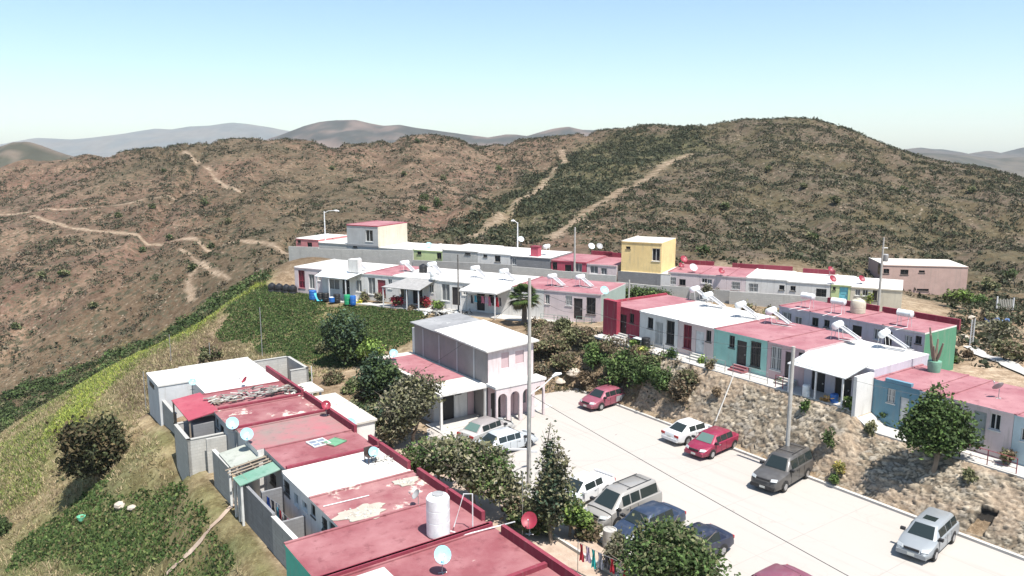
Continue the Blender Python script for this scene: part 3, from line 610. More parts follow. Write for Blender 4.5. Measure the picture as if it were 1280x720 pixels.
lrow(7, -56.75, -52.35, 13.0, GPL, R_RED, 'red roofed house with a heap of scrap boards on it', [], parapet=(-56.7, -52.4), curb=MARO)
h8 = lrow(8, -65.2, -56.75, 13.3, WHITE, R_WHT, 'white roofed house at the far end of the lower row', [], parapet=(-60.2, -56.8), zt=3.0)
mb = MB(); mb.box(0, 4.2, -2.4, -.01, -1.2, 2.97); mb.build('side_room', [paint('pale_grey_paint', (.52, .53, .54))], h8)
mb = MB(); mb.box(-.0, 4.25, -2.45, .0, 2.975, 3.09); mb.build('roof', R_WHT, h8)
MB().box(1.0, 2.6, -2.43, -2.4, 2.35, 2.7).build('window', GLD, h8)
# red lean-to of house 7
r7 = root('lean_to', PLr.pt(-57.2, -2.0, 0), ROT_U, 'red sheet roofed lean-to over a yard beside the white far end house', 'lean-to')
MB().slab((0,0,2.85), (4.85,0,2.75), (4.85,1.95,3.06), (0,1.95,3.06), .07).build('roof', roofmat('red_sheet', (.30,.05,.075), (.36,.10,.12), (.3,.1,.1), .6, .8), r7)
for x in (.1, 4.7): MB().box(x-.05, x+.05, .05, .15, -.4, 2.72).build('post', WOOD, r7)
MB().box(3.3, 4.7, .3, 1.9, -.3, 2.3).build('back_wall', BLOCKD, r7)
# yard enclosures in block
def wallrun(pts, h, th, m, label, z=0, name='yard_wall', foot=1.5, cap=None):
    mb = MB()
    P = [P3(*p) for p in pts]; o = P[0].copy(); o.z = z
    for a, b_ in zip(P[:-1], P[1:]):
        d = (b_-a); l = d.length; d.normalize(); s = Vector((-d.y, d.x, 0))*th/2; a_ = a-o; b2 = b_-o; e = d*th/2
        A = [a_-s-e, b2-s+e, b2+s+e, a_+s-e]; mb.prism([(p.x, p.y) for p in A], -foot, h)
    r = root(name, o, 0, label, 'wall'); mb.build('masonry', m, r)
    if cap:
        mc = MB()
        for a, b_ in zip(P[:-1], P[1:]):
            d = (b_-a).normalized(); s = Vector((-d.y, d.x, 0))*(th/2+.03); e = d*(th/2+.03); a_ = a-o; b2 = b_-o
            mc.prism([((a_-s-e).x, (a_-s-e).y), ((b2-s+e).x, (b2-s+e).y), ((b2+s+e).x, (b2+s+e).y), ((a_+s-e).x, (a_+s-e).y)], h+.003, h+.05)
        mc.build('coping', cap, r)
    return r
wallrun([(-53.9, 12.9), (-53.9, 10.5), (-50.3, 10.5), (-50.3, 12.7)], 2.15, .18, BLOCKL, 'square pale block yard walls below the patchy pink roof', cap=BLOCKL)
wallrun([(-49.7, 11.5), (-49.7, 13.0)], 2.2, .18, BLOCKL, 'short pale block wall between two yards of the lower row')
wallrun([(-47.4, 11.3), (-44.3, 11.35)], 2.2, .18, BLOCK, 'grey block wall left of the green sheet roof', cap=BLOCKL)
wallrun([(-41.9, 11.4), (-37.2, 11.5)], 2.15, .16, BLOCKD, 'long grey yard wall with laundry hanging inside', cap=None)
wallrun([(-37.1, 11.5), (-33.2, 11.6)], 1.95, .18, BLOCK, 'grey plastered yard wall ending at the teal house', cap=WHITE)
wallrun([(-36.9, 11.7), (-36.9, 12.9)], 1.7, .15, BLOCKD, 'low dark cross wall inside the laundry yard')
wallrun([(-40.1, 11.9), (-40.1, 12.9)], 2.1, .15, BLOCKD, 'dark plank cross wall under the green sheet roof')
wallrun([(-60.9, 11.2), (-57.4, 11.2)], 1.75, .18, BLOCK, 'grey block yard wall under the red lean-to', cap=BLOCKL)
wallrun([(-65.3, 18.9), (-65.3, 22.2), (-60.8, 22.2), (-60.8, 20.9)], 2.55, .18, BLOCKL, 'roofless pale block enclosure with a window gap beside the far end house', cap=BLOCKL)
# green sheet roof over the yard
rg = root('yard_roof', PLr.pt(-46.4, -1.7, 0), ROT_U, 'patched green and grey sheet roof with open battens over the laundry yard', 'shed roof')
gm = roofmat('green_sheet', (.10, .24, .17), (.22, .30, .25), (.3, .3, .27), .5, .7); gm2 = roofmat('grey_green_sheet', (.27, .29, .25), (.34, .35, .31), (.2, .24, .2), .5, .7)
MB().slab((0,.0,2.35), (2.6,.0,2.35), (2.6,2.9,2.75), (0,2.9,2.75), .05).build('sheet', gm2, rg); MB().slab((4.0,-.3,2.3), (5.3,-.3,2.3), (5.3,2.4,2.8), (4.0,2.4,2.8), .05).build('sheet', gm, rg)
for x in (2.9, 3.35, 3.75): MB().tube([(x, -.4, 2.36), (x, 2.7, 2.78)], .045, 4).build('batten', WOOD, rg)
for y in (.2, 1.0, 1.9): MB().tube([(2.5, y, 2.33+.14*y), (5.0, y, 2.33+.14*y)], .045, 4).build('batten', WOOD, rg)
for x, y in ((3.9, -.2), (4.6, -.2), (5.2, -.2), (2.6, -.1)): MB().box(x-.06, x+.06, y-.06, y+.06, -.5, 2.26).build('post', FRW, rg)
for x in (3.3, 3.62, 3.94): MB().box(x-.13, x+.13, .12, .17, -.5, 2.2).build('plank', WOOD, rg)
# annexe with white slab in front of the lower row
ra = root('annexe', P3(-54.0, 19.0, 0), ROT_U, 'low annexe with a cream slab roof beyond the maroon parapet', 'annexe')
MB().box(0, 7.0, 0, 2.7, -.3, 2.1).build('wall', WHITE, ra); MB().box(-.1, 7.1, .0, 2.85, 2.102, 2.24).build('roof', R_CRM, ra)
rb2 = root('porch_roof', P3(-57.6, 19.0, 0), ROT_U, 'small cream porch slab between the block enclosure and the annexe', 'porch')
MB().box(0, 2.6, 0, 2.3, 2.2, 2.34).build('slab', R_CRM, rb2)
for x, y in ((.2, 2.1), (2.4, 2.1)): MB().box(x-.07, x+.07, y-.07, y+.07, -.3, 2.2).build('post', WHITE, rb2)
# small masonry pieces on the nearest roof: cream slab patch
tag(MB().box(-27.7, -24.6, 10.6, 13.0, 3.003, 3.10).build('roof_slab', CONC, rz=ROT_U), 'pale concrete slab patch lying on the nearest red roof', 'slab')
tag(MB().box(-28.35, -28.15, 10.4, 18.6, 3.003, 3.2).build('party_ridge', MARO, rz=ROT_U), 'raised maroon ridge between the two nearest red roofs', 'roof ridge')
tag(MB().box(-24.1, -23.9, 14.2, 18.6, 3.003, 3.2).build('party_ridge', MARO, rz=ROT_U), 'short raised ridge on the nearest red roof by the red dish', 'roof ridge')

# --- middle row (A)
ta_ = lambda px, py: PA.hit(px, py)[0]
tA = [-.4, ta_(402, 337), ta_(455, 344), ta_(491, 345), ta_(547, 350), ta_(587, 353), ta_(640, 360), ta_(680, 363), ta_(752, 364)]
house(PA, tA[0], tA[1], 3.1, 6.3, 7.5, 'white end house of the middle row beside the black water tanks', PINKL, R_WHT, [('m', 373,338,381,360), ('c', 386,343,393,361), ('c', 397,340,401.5,351)], group=G_A)
a1 = house(PA, tA[1], tA[2], 3.1, 6.2, 7.5, 'white house with a white canopy behind the blue and green barrels', WHITE, R_WHT, [('c', 411,349,424,362), ('do', 428,350,437,368), ('c', 445,350,452,365)], group=G_A)
canopy(a1, PA, 3.1, tA[1], (tA[1]+.3, .1, 6.3), (tA[2]-.2, .1, 6.3), (tA[2]-1.0, -2.0, 5.75), (tA[1]+.6, -2.0, 5.8), [(tA[1]+.8, -1.9, 5.72), (tA[1]+2.6, -1.9, 5.72), (tA[2]-1.2, -1.9, 5.7)], WPL)
house(PA, tA[2], tA[3], 3.1, 6.2, 7.5, 'white house with a carved maroon door between two canopied houses', WHITE, R_RED3, [('c', 460,347,469,368), ('dm', 472,350,482,372), ('c', 485,349,490,361)], group=G_A)
a3 = house(PA, tA[3], tA[4], 3.1, 6.2, 7.5, 'white house with a grey sheet porch above red bougainvillea', WHITE, R_WHT, [('w', 500,360,510,375), ('do', 516,361,528,380), ('c', 536,356,542,366)], group=G_A)
canopy(a3, PA, 3.1, tA[3], (tA[3]+2.0, .1, 6.15), (tA[4]-.3, .1, 6.15), (tA[4]-.9, -2.3, 5.3), (tA[3]+.0, -2.3, 5.3), [(tA[3]+.2, -2.2, 5.25), (tA[3]+3.3, -2.2, 5.25), (tA[4]-1.1, -2.2, 5.25)], flat('grey_sheet', (.30, .29, .28), .6))
house(PA, tA[4], tA[5], 3.1, 6.15, 7.5, 'cream white house right of the grey porch with one tall window', WHITE, R_WHT, [('c', 552,355,562,376), ('d', 565,359,575,378), ('c', 578,358,584.5,369)], group=G_A)
a5 = house(PA, tA[5], tA[6], 3.1, 6.1, 7.5, 'white house with a deep flat porch full of hanging laundry', WHITE, R_WHT, [('do', 596,366,606,388), ('w', 610,368,622,380)], group=G_A)
canopy(a5, PA, 3.1, tA[5], (tA[5]+.1, .0, 6.0), (tA[6]-.1, .0, 6.0), (tA[6]-.6, -2.5, 5.75), (tA[5]+.1, -2.5, 5.75), [(tA[5]+.25, -2.35, 5.6), (tA[6]-.8, -2.35, 5.6)], WHITE, .16)
house(PA, tA[6], tA[7], 3.1, 6.1, 7.5, 'pale house with a pink roof half hidden by the palm', WHITE, R_RED3, [('c', 663,367,670,379)], group=G_A)
house(PA, tA[7], tA[8], 3.1, 6.1, 7.5, 'pink roofed right end house of the middle row with grey green side wall', PINKL, R_RED3, [('c', 681,368,687,380), ('gw', 707,369,715,382), ('d', 717,373,728,399), ('gd', 733,372,744.5,393)], group=G_A, side=GREENG)
# --- back row (B)
tb_ = lambda px, py, o=0: PB.off(o).hit(px, py)[0]
hB = lambda a, b_, zt_, label, wm, rm, ops=(), depth=7, off=0, zb=4.9, **k: house(PB, tb_(*a, off), tb_(*b_, off), zb, zt_, depth, label, wm, rm, ops, off=off, group=G_B, **k)
hB((370,300), (398,303), 7.8, 'small salmon red house at the left end of the back row', SALM, R_WHT, [('k', 372,299,376,304), ('k', 384,303,390,309)], zb=5)
hB((398,303), (434,305), 7.45, 'grey block house with white roof left of the grey two storey house', BLOCKL, R_WHT, [], zb=5)
b1 = hB((434,305), (473,310), 10.15, 'two storey grey house with a pink roof and cream side wall', GPL, R_RED3, [('w', 457,287.5,466,302), ('x', 441,307,446.5,309.5)], zb=5, side=CREAM, edge=BURG)
MB().box(-.02, tb_(473,310)-tb_(434,305)+.0, -.07, -.003, 2.25, 2.5).build('ledge', GPLD, b1)
hB((473.3,312), (516,315), 7.25, 'grey block house with a white roof right of the two storey house', BLOCKL, R_WHT, [])
hB((516,315), (553,318), 7.3, 'pale lime house with a cream door patch in the back row', LIME, R_WHT, [('k', 521.5,312,526.5,318), ('k', 546,314.5,553,324)])
hB((553,318), (597,322), 7.55, 'grey block house behind the dark power pole', BLOCKL, R_WHT, [('x', 581,316,588,318.5)])
hB((597,322), (638,326), 7.45, 'white house with two small windows right of the grey block house', WHITE, R_WHT, [('k', 604,315.5,609,321.5), ('k', 618.5,319.5,625.5,327.5)])
hB((638,326), (688,330), 7.3, 'house with a dark shaded block wall and white roof carrying a red chimney box', BLOCKD, R_WHT, [('c', 640,322,645,331)])  # the wall's shade is put into the dark block colour
hB((689,330), (733,333), 7.1, 'deep pink house with a red roof left of the pink white house', REDW, R_RED3, [('k', 690.5,327,696.5,337), ('do', 706,331,714,340), ('c', 719,329.5,727.5,340.5)], parapet=(2.5, 5.3, .5))
hB((733.5,333), (771,337), 6.95, 'pink and white house left of the yellow upper storey', PINKL, R_RED3, [('c', 737.5,331.5,747.5,342), ('c', 751,335,758.5,343.5)], parapet=(-.5, 4.2, .55))
by = house(PB, tb_(776,345), tb_(826,350), 4.6, 9.85, 6, 'yellow upper storey on dark block walls, tallest house of the back row', YEL, R_CRM, [('x', 782.5,308,788,311.5), ('w', 815,310.5,825,326.5)], group=G_B, edge=YEL)
MB().box(-.35, tb_(826,350)-tb_(776,345)+.0, -.12, -.003, -.6, 1.72).build('lower_wall', BLOCKD, by); MB().box(-.0, tb_(826,350)-tb_(776,345)+1.1, -.12, 5.9, 1.725, 1.78).build('floor_slab', CREAM, by); MB().box(tb_(826,350)-tb_(776,345), tb_(826,350)-tb_(776,345)+1.1, -.1, 5.8, -.6, 1.72).build('lower_wall', WHITE, by)
hB((835,345), (874,350), 6.65, 'pale house with two barred windows right of the yellow house', PINKL, R_RED3, [('g', 834.8,346,845,356), ('k', 849,349,857,357)], zb=4.3, parapet=(.0, 3.6, .5))
hB((874,350), (908,353), 6.62, 'cream house with a green shuttered window behind a bare shrub', PINKL, R_RED3, [('w', 877,348,884,354), ('c', 884,349,890,355)], zb=4.3, parapet=(2.2, 3.3, .5))
hB((908,353), (932,355), 6.6, 'narrow pink roofed house with a grey barred window in the back row', PINKL, R_RED3, [('g', 914.5,352,925,362)], zb=4.2, parapet=(0, 2.1, .5))
hB((932,355), (983,358), 6.62, 'wide white house with a dark grey doorway in the back row', WHITE, R_WHT, [('g', 936,354,947.5,365), ('k', 974,356.5,980.5,362.5)], zb=4.2, parapet=(0, 3.9, .5))
hB((983,358), (1038,362), 6.5, 'white house with a rusty grey garage door in the back row', WHITE, R_WHT, [('k', 988,357.5,994.5,363.5), ('gd', 1020,361,1033,372)], zb=4.2, parapet=(.8, 4.2, .5))
hB((1038.5,362), (1063,365), 6.5, 'aqua and cream house with a sky blue door panel', LIME, R_WHT, [('k', 1041,358.5,1044.5,362.5), ('db', 1049,356,1060,376)], zb=4.2)
hB((1063,365), (1128,368), 6.4, 'cream white end house behind the round beige tank', CREAM, R_WHT, [('c', 1069,360,1075.5,369.5), ('w', 1078,362,1085,370), ('k', 1090.5,363,1096.5,376)], zb=4.2, side=WHITE)
# yard walls in front of the back row
def pbwall(px0, px1, off, y0, y1, label, m, zb=4.2, th=.18):
    po = PB.off(off); a, z0 = po.hit(px0, y0); b_, z1 = po.hit(px1, y1); mb = MB()
    mb.add([(0,0,zb-1.2-zb),(b_-a,0,-1.2),(b_-a,th,-1.2),(0,th,-1.2),(0,0,z0-zb),(b_-a,0,z1-zb),(b_-a,th,z1-zb),(0,th,z0-zb)], [(0,3,2,1),(4,5,6,7),(0,1,5,4),(1,2,6,5),(2,3,7,6),(3,0,4,7)])
    r = root('yard_wall', po.pt(a, 0, zb), po.rot, label, 'wall', 'block yard walls of the back row'); mb.build('masonry', m, r)
pbwall(360.5, 398, -1.6, 308, 309, 'low pale block wall in front of the salmon red house', BLOCKL, 4.9)
pbwall(398, 516, -1.6, 311, 313.5, 'long pale block wall below the grey two storey house', BLOCKL, 4.9)
pbwall(516, 640, -1.7, 325, 331, 'grey block wall below the lime house and the dark pole', BLOCK, 4.6)
pbwall(640, 690, -1.7, 333, 337, 'pale block wall in front of the dark shaded wall house', BLOCKL, 4.6)
pbwall(690, 733.5, -2.0, 338, 341, 'pale block wall in front of the deep pink house', BLOCKL, 4.6)
pbwall(734, 770, -2.4, 342.5, 344.5, 'pale block wall in front of the pink and white house', BLOCKL, 4.4)
pbwall(770, 826, -2.0, 352.5, 358, 'pale block wall below the yellow house behind the green hedge', BLOCKL, 4.2)
pbwall(826, 862, -2.4, 357, 359, 'pale block wall right of the green hedge', BLOCKL, 4.0)
pbwall(862, 912, -2.6, 361, 363, 'grey block wall behind the bare shrub', BLOCK, 4.0)
pbwall(912, 1036, -3.0, 364, 372, 'long pale block wall behind the white tanks of the street row', BLOCKL, 3.9)
# brown pink two storey building
PD = Plane(WY(1103, 372, 110).x, 110, .985, -.17)
hd = house(PD, PD.hit(1103, 340)[0], PD.hit(1210, 340)[0], .2, PD.hit(1103, 331)[1], 7.5, 'brown pink two storey block standing alone below the right hill', BROWNP, R_CRM, [('x', 1103.5,336,1111.5,342), ('x', 1125.5,337,1135.5,343.5), ('x', 1148.5,338,1156,341), ('x', 1146,361,1161,364)], name='apartment_block', cat='building', edge=BROWNP, foot=4)
MB().box(-.1, -.004, .5, 2.0, 2.6, 4.0).build('window', GLS, hd)

# --- pink arcaded building by the road (two storeys)
rs = root('corner_shop', P3(-59.0, 31.2, 0), ROT_U, 'two storey pink and grey building with a row of arches beside the road', 'building')
Lx, Ly = 11.5, 4.2
mb = MB().quad((0,0,-.5),(Lx,0,-.5),(Lx,0,5.35),(0,0,5.5)).quad((0,Ly,-.5),(0,0,-.5),(0,0,5.5),(0,Ly,5.7)).quad((Lx,Ly,-.5),(0,Ly,-.5),(0,Ly,5.7),(Lx,Ly,5.5))
mb.build('wall', paint('shaded_streaked_plaster', (.235, .22, .215), 1.2), rs)  # plaster colour darkened for this wall's shade; the streaks are its own
for x in (1.6, 4.3, 7.1, 9.6): MB().box(x-.09, x+.09, -.05, -.004, 2.6, 5.3).build('pilaster', GPL, rs)
mb = MB(); ops = [(1.05,3.85,2.1,5.0)]
mb = wallmesh(Ly, .1, 2.6, [(1.2, 1.0, 1.9, 2.2), (2.5, 1.15, 3.3, 2.15)], foot=.0); me = mb.build('wall', [PINKL, PINKL], rs, loc=(Lx, 0, 2.9)); me.rotation_euler = (0, 0, PI/2)
for x0, z0, x1, z1 in ((1.2,1.0,1.9,2.2), (2.5,1.15,3.3,2.15)):
    o = MB().box(x0+.01, x1-.01, .07, .12, z0+.01, z1-.01).build('window', PINKG, me)
mb = MB().box(-.2, Lx+.25, -.25, Ly+.25, 0, .1); mb = MB()
mb.slab((-.2,-.3,5.62),(4.2,-.3,5.55),(4.2,Ly+.3,5.85),(-.2,Ly+.3,5.9), .1); mb.build('roof', roofmat('tar_roof', (.17,.17,.175), (.3,.3,.3), (.5,.5,.48), .5, .62), rs)
MB().slab((4.0,-.32,5.68),(Lx+.3,-.3,5.50),(Lx+.3,Ly+.35,5.72),(4.0,Ly+.3,5.97), .12).build('roof', R_WHT, rs)
MB().box(-.6, .0, .1, .9, 0, 5.0).build('chimney', WHITE, rs)
# arcade: wall with arched openings at x = Lx+.9
def arch_wall(n, w_, h, aw, spring, foot=0):
    mb = MB(); seg = 10; pitch = w_/n
    for i in range(n):
        x0 = i*pitch; xm = x0+pitch/2; l = xm-aw/2; r_ = xm+aw/2
        for y in (0, .18):
            mb.quad((x0,y,foot),(l,y,foot),(l,y,h),(x0,y,h)) if y == 0 else mb.quad((l,y,foot),(x0,y,foot),(x0,y,h),(l,y,h))
            mb.quad((r_,y,foot),(x0+pitch,y,foot),(x0+pitch,y,h),(r_,y,h)) if y == 0 else mb.quad((x0+pitch,y,foot),(r_,y,foot),(r_,y,h),(x0+pitch,y,h))
            for k_ in range(seg):
                a0 = PI-PI*k_/seg; a1 = PI-PI*(k_+1)/seg; p = (xm+aw/2*math.cos(a0), spring+aw/2*math.sin(a0)); q = (xm+aw/2*math.cos(a1), spring+aw/2*math.sin(a1))
                f = [(p[0],y,p[1]),(q[0],y,q[1]),(q[0],y,h),(p[0],y,h)]; mb.add(f, [(0,1,2,3) if y == 0 else (3,2,1,0)])
        for k_ in range(seg):
            a0 = PI-PI*k_/seg; a1 = PI-PI*(k_+1)/seg; p = (xm+aw/2*math.cos(a0), spring+aw/2*math.sin(a0)); q = (xm+aw/2*math.cos(a1), spring+aw/2*math.sin(a1))
            mb.quad((p[0],.18,p[1]),(q[0],.18,q[1]),(q[0],0,q[1]),(p[0],0,p[1]))
        mb.quad((l,.18,foot),(l,.18,spring),(l,0,spring),(l,0,foot)); mb.quad((r_,0,foot),(r_,0,spring),(r_,.18,spring),(r_,.18,foot))
    mb.quad((0,0,h),(w_,0,h),(w_,.18,h),(0,.18,h)); mb.quad((0,.18,foot),(0,0,foot),(0,0,h),(0,.18,h)); mb.quad((w_,0,foot),(w_,.18,foot),(w_,.18,h),(w_,0,h))
    return mb
aw_ = arch_wall(4, 4.5, 2.95, .82, 1.95).build('arcade', PINKL, rs, loc=(Lx+1.25, -.1, .02)); aw_.rotation_euler = (0, 0, PI/2)
MB().box(Lx+.002, Lx+1.3, -.2, Ly+.3, 2.8, 2.98).build('porch_roof', WHITE, rs)
fw = wallmesh(Ly, .1, 2.75, [(.25,.0,1.15,2.1), (1.4,0,2.4,2.1), (2.75,.8,3.5,1.9)], foot=.0).build('shop_front', [PINKG, PINKG], rs, loc=(Lx-.001, 0, .03)); fw.rotation_euler = (0, 0, PI/2)
MB().box(.26, 1.14, .08, .12, .01, 2.09).build('door', GLD, fw); MB().box(1.41, 2.39, .08, .12, .01, 2.09).build('door', PINKG, fw); MB().box(2.76, 3.49, .08, .12, .81, 1.89).build('window', GLC, fw)
# blue and white sign in the second arch
sg = MB().box(1.45, 2.35, -.09, -.05, 1.75, 2.35).build('sign', flat('sign_navy', (.02, .02, .10), .4), fw)
mb = MB(); mb.box(1.52, 1.72, -.1, -.091, 1.8, 2.05).box(1.6, 1.68, -.1, -.091, 2.05, 2.25).box(1.8, 2.25, -.1, -.091, 2.1, 2.14).box(1.85, 2.2, -.1, -.091, 1.98, 2.02); mb.build('lettering', flat('sign_white', (.7, .7, .75), .4), sg)
# single storey wing with a red roof and a flat porch
rw = root('shop_wing', P3(-59.6, 27.6, 0), ROT_U, 'single storey wing with a pale red roof and deep white porch', 'building')
fx = 10.2
MB().box(0, fx, 0, 3.55, -.5, 2.68).build('wall', GPL, rw)
MB().box(-.1, fx+.1, -.1, 3.55, 2.684, 2.85).build('roof', R_CRM, rw); MB().box(.9, fx-.9, .25, 3.3, 2.853, 2.87).build('roof_coating', R_RED3, rw)
mb = MB().box(fx+.1, fx+2.0, -.6, 3.58, 2.66, 2.84); mb.box(fx-1.4, fx+.1, -.75, -.1, 2.66, 2.82); mb.build('porch_roof', WHITE, rw)
for y in (-.4, 3.4): MB().box(fx+1.7, fx+1.88, y-.09, y+.09, 0, 2.66).build('column', WHITE, rw)
MB().box(fx+.003, fx+.05, .5, 1.7, 0, 2.1).build('door', GLD, rw); MB().box(fx+.003, fx+.04, 1.75, 2.9, 0, 2.3).build('panel', WHITE, rw); MB().box(fx+.003, fx+.04, 2.95, 3.5, 0, 2.5).build('panel', PINKG, rw); MB().box(fx+.045, fx+.07, 1.8, 2.4, 1.85, 2.15).build('window', GLD, rw)
MB().box(fx+.0, fx+2.0, -.7, 3.6, .051, .09).build('porch_floor', CONC, rw)
# ------------------------------------------------------------------ rubble retaining wall (real stone relief)
UH = UV(W(1226, 655, .7))[0]
def rubble():
    du = .085; us = np.arange(-43.2, -3, du); ws = np.linspace(0, 1, 58); Lw = 5.1
    Ug, Wg = np.meshgrid(us, ws, indexing='ij'); u = Ug.ravel(); w_ = Wg.ravel(); s = w_*Lw
    ns = int((us[-1]-us[0])*Lw/.066); r = np.random.default_rng(3); su = r.uniform(us[0]-.5, us[-1]+.5, ns); ss = r.uniform(-.3, Lw+.3, ns); sh = r.random(ns); tone = r.random(ns)
    F1 = np.empty(len(u)); F2 = np.empty(len(u)); I = np.empty(len(u), int)
    o = np.argsort(su); su, ss, sh, tone = su[o], ss[o], sh[o], tone[o]
    ju = u+(fbm(u*9, s*9, 3, 2)-.5)*.25; js = s+(fbm(u*9+50, s*9, 3, 2)-.5)*.2
    for i in range(len(us)):
        sl = slice(i*len(ws), (i+1)*len(ws)); lo, hi = np.searchsorted(su, [us[i]-1.2, us[i]+1.2])
        d = np.hypot(ju[sl][:, None]-su[None, lo:hi], (js[sl][:, None]-ss[None, lo:hi])*1.35); p = np.argpartition(d, 1, 1)[:, :2]; dd = np.take_along_axis(d, p, 1); q = dd.argsort(1)
        dd = np.take_along_axis(dd, q, 1); p = np.take_along_axis(p, q, 1); F1[sl] = dd[:, 0]; F2[sl] = dd[:, 1]; I[sl] = p[:, 0]+lo
    e = np.clip((F2-F1)/.13, 0, 1); rel = (.04+.15*sh[I])*np.sqrt(e)+(fbm(u, s, 2.6, 4)-.5)*.42*np.sin(w_*PI)**.6+(fbm(u*7, s*7, 1.2, 3)-.5)*.06
    hole = (np.abs(u-UH-(s-1.2)*.12) < .42) & (s > .35) & (s < 2.3); rel = np.where(hole, rel*.3-.22, rel); e = np.where(hole, 0, e)
    zt = zterr(u)-.1; base_v = 41.95; top_v = 44.85
    ln = np.hypot(top_v-base_v, zt); nv = -zt/ln; nz = (top_v-base_v)/ln
    bulge = .15*np.sin(w_*PI)
    v = base_v+(top_v-base_v)*w_+nv*(rel+bulge); z = zt*w_+nz*(rel+bulge)-.1*(w_ == 0)
    x = u*U.x+v*V.x; y = u*U.y+v*V.y
    pal = np.array([(.31,.275,.225),(.37,.34,.29),(.25,.225,.185),(.29,.275,.25),(.22,.185,.145),(.40,.37,.32)]); t = pal[(tone[I]*6).astype(int)]*np.array([.93,.86,.77])*(.8+.4*sh[I])[:, None]
    mort = np.array([.10,.085,.065])[None]; m = sstep(.12, .5, e)[:, None]; c = mort*(1-m)+t*m
    dm = np.clip(sstep(.56, .68, fbm(u+3, s, 3.2, 4))*.8+sstep(.90, .99, w_+(fbm(u, s, 1, 3)-.5)*.2)+sstep(-34, -38, u)*sstep(.55, .3, w_)*.8, 0, 1); c = c*(1-dm[:, None]*.7)+np.array([.30,.225,.16])[None]*dm[:, None]*.7
    c[hole] = (.03,.026,.022)  # near-black colour paints in deep shade; the recess itself is shallow
    i = np.arange(len(us)*len(ws)).reshape(len(us), len(ws)); f = np.stack([i[:-1,:-1].ravel(), i[1:,:-1].ravel(), i[1:,1:].ravel(), i[:-1,1:].ravel()], 1)
    return np.stack([x, y, z], 1), f, c
rv, rf, rc = rubble()
tag(link('rubble_wall', npmesh('rubble_wall', rv, rf, vcol('rubble_stone', .95, 0, 9, .3), rc, True)), 'long sloping rubble stone wall between the road and the street row', 'stone wall')
# loose boulders at its foot and on the banks
def rock(r, seed):
    rg = random.Random(seed); mb = MB(); n = 8; prof = []
    vs = []; fs = []
    for i, (rr, z) in enumerate(((.55,-.3),(.95,.05),(.85,.45),(.4,.72))):
        for k in range(n): a = 2*PI*k/n+rg.uniform(-.2,.2); q = rr*r*rg.uniform(.75,1.15); vs.append((q*math.cos(a), q*math.sin(a)*.8, z*r*rg.uniform(.85,1.1)))
    for i in range(3):
        for k in range(n): fs.append((i*n+k, i*n+(k+1)%n, (i+1)*n+(k+1)%n, (i+1)*n+k))
    fs.append(tuple(range(3*n, 4*n))); return mb.add(vs, fs)
ROCKM = paint('pale_rock', (.46, .40, .33), .6)
for i, (px, py, r, lab) in enumerate([(868,395,.0,''),(925,398,1.0,'pale boulder on the bank left of two white tanks'),(958,403,.9,'pale boulder on the bank beside the lilac end house'),(1090,618,.0,''),(1003,556,.0,''),(718,468,.7,'pale boulder at the foot of the dry bank near the road end'),(700,478,.5,'small pale boulder by the road end'),
        (150,633,.45,'white rock on the green ground cover of the near slope'),(165,636,.35,'small white rock beside the larger one on the near slope'),(335,385,0,''),(1205,423,.5,'pale rock on the scrubby ground behind the green wall'),(1215,398,.45,'white rock below the yellow green shrub')]):
    if r: p = hit(px, py); tag(rock(r, i).build('boulder', ROCKM, loc=(p.x, p.y, p.z)), lab, 'boulder', 'pale boulders on the banks')

# ------------------------------------------------------------------ foliage
LEAFM = vcol('foliage', .75, .22, 3, .25)
def leafcloud(cen, rad, n, size, cols, seed, flatz=1.0, up=.3):
    """quads scattered through clumps inside ellipsoids; returns verts, faces, cols"""
    rg = np.random.default_rng(seed); cen = np.array(cen, float); rad = np.array(rad, float)
    wts = rad.prod(1)**(2/3); wts /= wts.sum(); k = rg.choice(len(cen), n, p=wts)
    d = rg.normal(size=(n, 3)); d /= np.linalg.norm(d, axis=1)[:, None]; r = rg.random(n)**.42
    # sub-clumps give light/dark structure
    P = cen[k]+rad[k]*d*r[:, None]
    nc = max(6, n//55); cc = cen[(kk := rg.choice(len(cen), nc, p=wts))]; dd = rg.normal(size=(nc, 3)); dd /= np.linalg.norm(dd, axis=1)[:, None]; cc = cc+rad[kk]*dd*(rg.random(nc)**.3)[:, None]*.93
    j = rg.integers(0, nc, n); pull = rg.uniform(.45, .85, n)[:, None]; P = P*(1-pull)+cc[j]*pull+rg.normal(size=(n, 3))*size*1.0
    st_ = rg.random(n) < .09; P[st_] += (P[st_]-cen[k][st_])*rg.uniform(.08, .3, st_.sum())[:, None]
    nrm = rg.normal(size=(n, 3)); nrm[:, 2] = np.abs(nrm[:, 2])+up; nrm /= np.linalg.norm(nrm, axis=1)[:, None]
    a = np.cross(nrm, rg.normal(size=(n, 3))); a /= np.linalg.norm(a, axis=1)[:, None]; b_ = np.cross(nrm, a); s = size*rg.uniform(.55, 1.25, n)[:, None]
    v = np.stack([P-a*s-b_*s*.45, P+a*s*.2-b_*s*.55, P+a*s+b_*s*.3, P-a*s*.3+b_*s*.6], 1).reshape(-1, 3)
    f = np.arange(4*n).reshape(n, 4); cols = np.array(cols)*1.22; ci = (cols[rg.integers(0, len(cols), nc)]*rg.uniform(.6, 1.5, nc)[:, None])[j]*rg.uniform(.7, 1.35, n)[:, None]
    return v, f, np.repeat(ci, 4, 0)
GR_DK = [(.035,.055,.018),(.045,.07,.022),(.06,.085,.03)]; GR_MD = [(.06,.10,.028),(.09,.13,.04),(.045,.075,.025)]; GR_LT = [(.12,.18,.04),(.15,.21,.05),(.08,.12,.03)]
